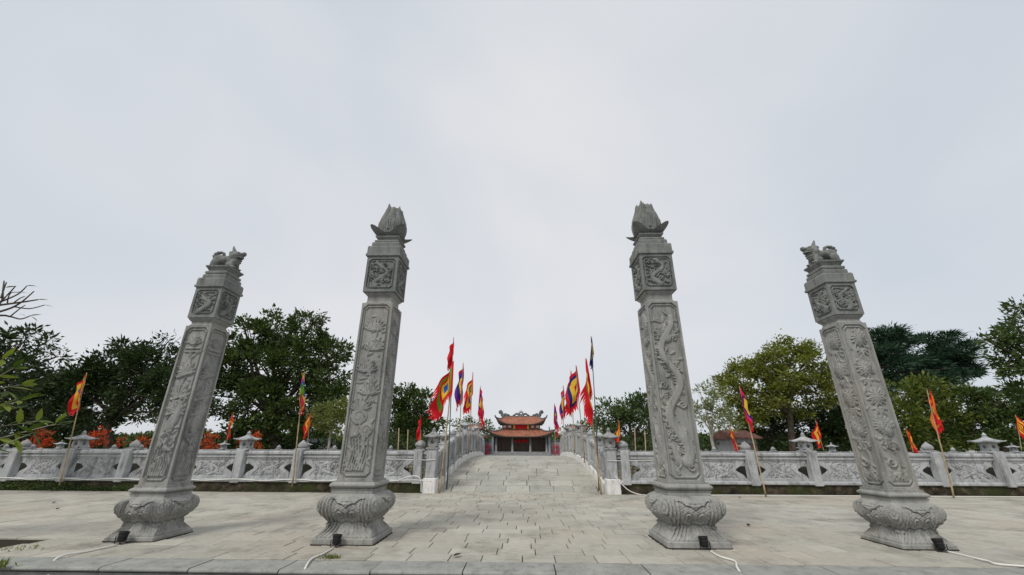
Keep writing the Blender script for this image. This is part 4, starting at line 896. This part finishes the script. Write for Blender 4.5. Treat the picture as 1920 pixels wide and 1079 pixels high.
tree('conifer_tree', 'tall bluish needle-leaved tree above the chrysanthemum-carved pillar, right part of the pair', 'tree', 54, ((1770, 845), (1765, 720)), [(1745, 660, 38), (1790, 655, 34), (1720, 690, 40), (1770, 695, 44), (1812, 690, 24), (1760, 635, 18), (1815, 660, 14), (1740, 720, 34), (1825, 702, 10)], 'leaf_pine', .62, .085, 5.5, rt=.35, clump=1.0, flat=.4, group=GB, updir=.1)
tree('conifer_tree', 'bluish needle-leaved tree close behind the chrysanthemum-carved pillar, left part of the pair', 'tree', 52, ((1655, 845), (1660, 720)), [(1660, 640, 30), (1690, 650, 30), (1650, 680, 40), (1690, 700, 40), (1640, 720, 34), (1670, 624, 14), (1640, 650, 24), (1630, 770, 40), (1600, 800, 30)], 'leaf_pine', .62, .085, 5.0, rt=.33, clump=1.0, flat=.4, group=GB, updir=.1)
tree('broadleaf_tree', 'greyish tree behind the left pavilion and bridge posts', 'tree', 84, ((880, 842), (880, 815)), [(862, 800, 12), (885, 795, 13), (908, 800, 13), (925, 812, 12), (895, 815, 14), (850, 812, 12)], 'leaf_mid', .6, .24, 3., rt=.25, clump=1.1, group=GB)
tree('broadleaf_tree', 'greyish tree showing beside the right pavilion behind the temple', 'tree', 86, ((1040, 842), (1038, 825)), [(1030, 818, 9), (1044, 815, 10), (1085, 808, 14), (1110, 805, 16)], 'leaf_mid', .6, .24, 3., rt=.2, clump=1.1, group=GB)
# overhanging near foliage, rooted outside the frame
tree('overhanging_tree', 'dark glossy branch reaching in from the left edge above the balustrade', 'tree', 13.5, ((-150, 930), (-60, 730)), [(20, 645, 20), (55, 630, 17), (90, 640, 13), (15, 690, 28), (60, 680, 24), (95, 690, 16), (20, 735, 30), (60, 720, 18), (-30, 680, 50), (80, 655, 9), (110, 668, 9)], 'leaf_dark', .17, .2, 3.6, rt=.1, clump=.28)
tree('overhanging_tree', 'dark oval-leaved branch reaching in from the right edge', 'tree', 17, ((2060, 930), (1985, 720)), [(1912, 575, 13), (1900, 605, 17), (1880, 635, 17), (1860, 640, 12), (1845, 635, 9), (1905, 640, 26), (1890, 670, 20), (1912, 700, 22), (1930, 660, 40), (1935, 600, 26), (1925, 740, 22), (1895, 690, 16)], 'leaf_round', .21, .2, 3.6, rt=.12, clump=.32)
# orange-red shrubs
for (px, py, r_, lb) in ((70, 826, 19, 'orange-red shrub across the pond under the foreground leaves'), (176, 822, 17, 'orange-red shrub across the pond just right of the leftmost flag pole'), (222, 830, 8, 'smallest orange-red shrub, a narrow tuft between dark trunks'),
                       (262, 832, 11, 'orange-red shrub across the pond left of the crane-carved pillar shaft'), (388, 830, 14, 'orange-red shrub across the pond right of the crane-carved pillar'), (468, 826, 15, 'orange-red shrub behind the stone lantern left of the large round tree')):
    tree('orange_shrub', lb, 'shrub', 37, ((px, 846), (px, py+8)), [(px-r_*.8, py+8, r_*.6), (px+r_*.75, py-6, r_*.6), (px-r_*.1, py+r_*.4, r_*.7), (px+r_*.35, py-r_*.6, r_*.5), (px+r_*.9, py+r_*.5, r_*.5)], 'leaf_orange', .2, .2, 1.15, rt=.05, clump=.3, group='orange-red shrubs beyond the pond', updir=.8)
# small buildings behind the trees
def house(px0, px1, Y, z1, zr, label, wall, roof):
    a, b = at(px0, 830, Y), at(px1, 830, Y); w_ = (b.x-a.x)/2; t = thing('small_house', label, 'house', ((a.x+b.x)/2, Y, 0))
    MB().box(-w_, w_, 0, 5, 0, z1).build('wall', M[wall], t)
    MB().prismx([(-.6, z1-.05), (-.6, z1+.08), (2.5, zr), (5.6, z1+.08), (5.6, z1-.05)], -w_-.4, w_+.4).build('roof', M[roof], t)
    dw = MB().box(-w_*.2, w_*.2, -.03, .03, 0, min(2, z1*.8)).build('door', M['timber'], t)
    for s_ in (-1, 1): MB().box(s_*w_*.6-.4, s_*w_*.6+.4, -.03, .03, z1*.45, z1*.8).build('window', M['timber'], t)
house(1383, 1418, 43.5, 2.5, 3.4, 'small grey house with a brown tiled roof behind the drooping red flag', 'column', 'roof_old')
house(566, 596, 50, 1.9, 2.5, 'low white hut beyond the pond behind the bud-topped post', 'white_plain', 'ridge')
# far woods
blobs = [(x, 828+RNG.uniform(-5, 5), RNG.uniform(10, 17)) for x in range(-250, 2200, 14) if not 930 < x < 1030]
k = thing('far_woods', None, None); bpy.data.objects.remove(k)
Cs = []; Ds = []; Ls = []
for bx, by, br in blobs:
    Y = RNG.uniform(118, 135); c = np.array(at(bx, by, Y)); r_ = br/ppm(Y); m_ = 420; g = RNG.normal(size=(m_, 3)); g /= np.linalg.norm(g, axis=1, keepdims=True)
    Cs.append(c+g*r_*RNG.uniform(.5, 1.05, (m_, 1))); Ds.append(g+RNG.normal(size=(m_, 3))*.5); Ls.append(RNG.uniform(.6, 1.3, m_))
o = link('far_woods', leaves_mesh('far_woods', np.concatenate(Cs), np.concatenate(Ds), np.concatenate(Ls), .3, M['leaf_mid'])); tag(o, 'low band of distant trees closing the horizon', 'woods', kind='stuff')
# dark hedge along the yard (left), behind the far rail
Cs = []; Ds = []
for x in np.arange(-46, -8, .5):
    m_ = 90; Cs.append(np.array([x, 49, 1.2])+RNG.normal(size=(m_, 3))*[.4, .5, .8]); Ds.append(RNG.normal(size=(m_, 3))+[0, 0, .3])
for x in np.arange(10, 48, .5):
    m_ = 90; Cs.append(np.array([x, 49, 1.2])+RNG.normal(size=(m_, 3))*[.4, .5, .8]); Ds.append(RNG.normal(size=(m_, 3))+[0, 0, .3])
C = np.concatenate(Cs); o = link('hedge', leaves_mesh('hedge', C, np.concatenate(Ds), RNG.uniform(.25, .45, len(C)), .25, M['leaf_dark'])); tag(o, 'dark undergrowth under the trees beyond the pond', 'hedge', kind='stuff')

# foreground leafy branch at left: bright oblong leaves on thin stems
def big_leaf(L_, W):
    P = []
    for q in np.linspace(0, 1, 9):
        hw_ = W*math.sin(math.pi*min(1, q**.8*.97+.03))+.002
        P.append([(u*hw_, q*L_, -.10*L_*q*q+.16*hw_*abs(u)) for u in (-1, -.5, 0, .5, 1)])
    return MB().grid(np.array(P))
FL = []
for i in range(5):
    me = big_leaf(.24+.03*i, .040+.005*(i % 3)).mesh('leaf', M['leaf_fore'], True); vtint(me, [random.random()]*len(me.polygons)); FL.append(me)
sb = thing('leafy_shrub', 'bright green oblong-leaved branches entering at the left edge before the balustrade', 'shrub', (-11.4, 7.6, 0))
def stem(pts, r=.014, end=7, name='branch'):
    P = [at(x, y, Y) for x, y, Y in pts]; pth = catmull(P, 5); off = Vector((-11.4, 7.6, 0))
    MB().tube([p-off for p in pth], list(np.linspace(r, r*.45, len(pth))), 6).build(name, M['bark_pale'], sb, True)
    tip = pth[-1]; d = (pth[-1]-pth[-3]).normalized()
    for k in range(end):
        p = pth[-1-(k*2//3)] if k > 2 else tip
        v = (d*.6+Vector((RNG.normal(0, .7), RNG.normal(0, .5), RNG.normal(.0, .55)))).normalized()
        o = link('leaf', FL[int(RNG.integers(5))], sb); q = v.to_track_quat('Y', 'Z'); o.rotation_euler = (q.to_matrix() @ Matrix.Rotation(RNG.normal(0, .5), 3, 'Y')).to_euler(); o.location = p-off
stem([(-190, 1000, 7.6), (-170, 850, 7.6), (-120, 770, 7.5)], .05, 0, 'trunk')
for pts, e_ in (([(-160, 830), (-60, 745), (25, 690)], 8), ([(-150, 800), (-40, 740), (40, 722)], 8), ([(-150, 830), (-50, 780), (38, 752)], 7), ([(-160, 860), (-40, 810), (70, 790)], 7), ([(-160, 860), (0, 822), (105, 795)], 8), ([(-170, 880), (-40, 850), (62, 812)], 5), ([(-150, 800), (-80, 720), (5, 675)], 7), ([(-150, 850), (-60, 800), (8, 770)], 6), ([(-160, 850), (-60, 760), (15, 735)], 6)):
    stem([(x, y, 7.5+.12*math.sin(x)) for x, y in pts], .014, e_+8)
# bare plumeria branches, upper left
pb = thing('bare_branched_tree', 'bare forked branches with few leaves at the upper left edge', 'tree', at(-260, 960, 10.5)*Vector((1, 1, 0)) if False else (at(-260, 960, 10.5).x, 10.5, 0)); po = Vector(pb.location)
Z = lambda x, y: (x/3.596, 420+y/3.596)
br = [([(-560, 1900), (-520, 1300), (-380, 900), (-200, 640)], .11, .05), ([(-200, 640), (-80, 560), (0, 548), (150, 528), (255, 512)], .045, .018), ([(-200, 640), (0, 592), (120, 545), (230, 455)], .04, .014), ([(-200, 640), (0, 618), (70, 626), (140, 642), (205, 620)], .035, .013), ([(70, 624), (130, 575), (170, 548)], .018, .010), ([(100, 560), (200, 572), (300, 548)], .02, .012), ([(-60, 560), (10, 525), (20, 450), (28, 385)], .028, .016), ([(5, 525), (60, 470), (105, 420)], .024, .012), ([(20, 520), (120, 475), (182, 418)], .024, .012), ([(5, 500), (30, 430), (44, 395)], .02, .014), ([(90, 535), (130, 505), (165, 490)], .018, .012), ([(50, 540), (55, 500), (75, 465), (122, 462)], .018, .01)]
mb = MB()
for pts, r0, r1 in br:
    P = catmull([at(*Z(x, y), 10.5+.15*math.sin(x*.03)) for x, y in pts], 5); mb.tube([p-po for p in P], list(np.linspace(r0, r1, len(P))), 7)
mb.build('trunk', M['bark'], pb, True, fix=False)
for x, y, a in ((255, 512, .15), (300, 548, -.1), (182, 418, .1), (40, 430, .35), (205, 620, .3), (205, 622, -.5), (120, 460, .0), (165, 618, 2.8)):
    p = at(*Z(x, y), 10.5)-po; o = link('leaf', FL[1], pb, p); o.rotation_euler = Vector((math.cos(a), .2, math.sin(a))).to_track_quat('Y', 'Z').to_euler(); o.scale = (.8, 1, 1)

# ------------------------------------------------------------------ floodlights, cables, small stuff
def curve_thing(name, label, cat, pts, r, mat='cable', group=None):
    P = catmull(pts, 8); b = Vector(pts[0]); o = MB().tube([p-b for p in P], r, 7).build(name, M[mat], None, True); o.location = b; return tag(o, label, cat, group)
for px, py, lean, lb in ((224, 1021, .25, 'crane-carved far left'), (628, 1027, .0, 'leaf-fan carved left centre'), (1323, 1031, -.0, 'dragon-carved right centre'), (1768, 1036, -.15, 'chrysanthemum-carved far right')):
    p = atz(px, py); t = thing('floodlight', 'small black floodlight at the foot of the %s pillar' % lb, 'floodlight', p, lean, 'ground floodlights at the pillars')
    bd = MB().lathe([(.045, .045), (.07, .06), (.078, .10), (.072, .105), (.08, .12), (.08, .15), (.075, .155), (.086, .17), (.088, .215), (.078, .217), (.075, .20)], 16).build('housing', M['black'], t); bd.rotation_euler = (R(-14), 0, 0)
    t.scale = (.86, .86, .9)
    g = MB().lathe([(.073, .196), (.074, .202)], 16).build('glass', M['lens'], bd)
    MB().tube([(-.095, 0, .13), (-.095, 0, .02), (-.085, 0, .008), (.085, 0, .008), (.095, 0, .02), (.095, 0, .13)], .009, 5).build('bracket', M['black'], t)
    MB().tube([(.0, -.0, .06), (.03, -.07, .03), (.06, -.03, .012)], .008, 5).build('lead', M['black'], t)
def gz(x, y): 
    p = atz(x, y); p.z = .016 if p.y > 6.32 else max(-.28, .016-(6.32-p.y)*3); 
    return p
def gp(l): return [gz(x, y) for x, y in l]
def over_kerb(l):
    P = gp(l); q = P[-1]; d = P[-1]-P[-2]; P += [Vector((q.x+d.x*.15, 6.27, -.10)), Vector((q.x+d.x*.25, 6.2, -.27)), Vector((q.x+d.x*1.2, 5.2, -.285))]; return P
curve_thing('power_cable', 'white cable from the far left floodlight over the kerb', 'cable', over_kerb([(218, 1024), (165, 1036), (105, 1050), (86, 1064)]), .014)
curve_thing('power_cable', 'white cable from the left centre floodlight over the kerb', 'cable', over_kerb([(624, 1030), (605, 1041), (585, 1050), (574, 1064)]), .014)
curve_thing('power_cable', 'white cable from the right centre floodlight over the kerb', 'cable', over_kerb([(1333, 1036), (1350, 1046), (1378, 1055), (1383, 1068)]), .014)
curve_thing('power_cable', 'white cable from the far right floodlight towards the right edge', 'cable', gp([(1774, 1036), (1800, 1042), (1850, 1054), (1910, 1064)]) + [Vector((9.3, 6.42, .016))], .014)
pts = []
for i in range(60):
    x = -21+i*.305; sag = .05*math.sin((x+19.6)/2.23*math.pi)**2; pts.append((x, WY-.305-.01*math.sin(i), .425-sag+.01))
curve_thing('wall_cable', 'white cable draped along the base course of the left balustrade', 'cable', pts[::2], .016)
curve_thing('wall_cable', 'white cable looping down beside the right bridge post and along the paving', 'cable', [(3.42, 15.6, .62), (3.5, 15.55, .5), (3.66, 15.5, .3), (3.9, 15.45, .12), (4.3, 15.4, .02), (5, 15.45, .014), (8, 15.6, .014), (12, 15.62, .014), (17, 15.66, .014), (22, 15.66, .014)], .016)
curve_thing('wall_cable', 'white cable hooped over the left balustrade foot beside the bridge', 'cable', [(-4.5, 15.68, .44), (-4.1, 15.66, .56), (-3.8, 15.64, .56), (-3.66, 15.62, .4), (-3.62, 15.6, .05)], .016)
for s_, lb in ((-1, 'left'), (1, 'right')):
    curve_thing('rail_wire', 'thin pale wire strung below the balustrade rail just %s of the bridge' % lb, 'wire', [(s_*3.2, 15.76, 1.14), (s_*3.5, 15.73, 1.12), (s_*3.9, 15.73, 1.13), (s_*6, 15.78, 1.17)] , .012)
# fallen leaves
for px, py in ((105, 957), (98, 945), (850, 1046), (1403, 988), (1385, 935), (1750, 1010)):
    p = atz(px, py); o = big_leaf(.14, .035).build('fallen_leaf', M['dryleaf'], None, True); o.location = p+Vector((0, 0, .022)); o.rotation_euler = (.25, .1, RNG.uniform(-2, 2))
    tag(o, {105: 'larger curled dry leaf on the paving left of the crane-carved pillar', 98: 'dry leaf farther back on the paving left of the crane-carved pillar', 850: 'dry leaf near the kerb between the tall pillars', 1403: 'dry leaf on the paving right of the dragon-carved pillar', 1385: 'dry leaf near the right balustrade by the flag pole', 1750: 'dry leaf beside the chrysanthemum-carved pillar'}[px], 'leaf', 'fallen leaves')
# weeds
def weeds(name, label, c, n, spread, h, mat):
    C = np.array(c)+RNG.normal(size=(n, 3))*[spread, spread*.6, 0]; D = RNG.normal(size=(n, 3))*[.6, .6, .2]+[0, 0, .9]
    o = link(name, leaves_mesh(name, C, D, RNG.uniform(.5, 1.1, n)*h, .12, M[mat])); return tag(o, label, 'weeds', kind='stuff')
weeds('weed_tuft', 'low green weeds in the kerb joint by the left centre cable', atz(620, 1047), 160, .07, .06, 'leaf_lime')
weeds('weed_tuft', 'green weeds at the lower left corner', atz(-12, 1066), 90, .10, .13, 'leaf_lime')
weeds('weed_tuft', 'scrappy weeds beside the missing paving stones', atz(30, 1030), 120, .25, .05, 'leaf_olive')
C = np.array([(-20.+RNG.uniform(-4, 6.5), 15.74+RNG.normal(0, .03), RNG.uniform(.0, .42)*RNG.uniform(.3, 1)) for _ in range(2600)])
C[:, 2] *= np.clip((-13-C[:, 0])/5, .25, 1); o = link('creeper', leaves_mesh('creeper', C, RNG.normal(size=(len(C), 3))+[0, -1, .3], RNG.uniform(.05, .11, len(C)), .3, M['leaf_mid'])); tag(o, 'creeping plants over the left balustrade plinth', 'creeper', kind='stuff')
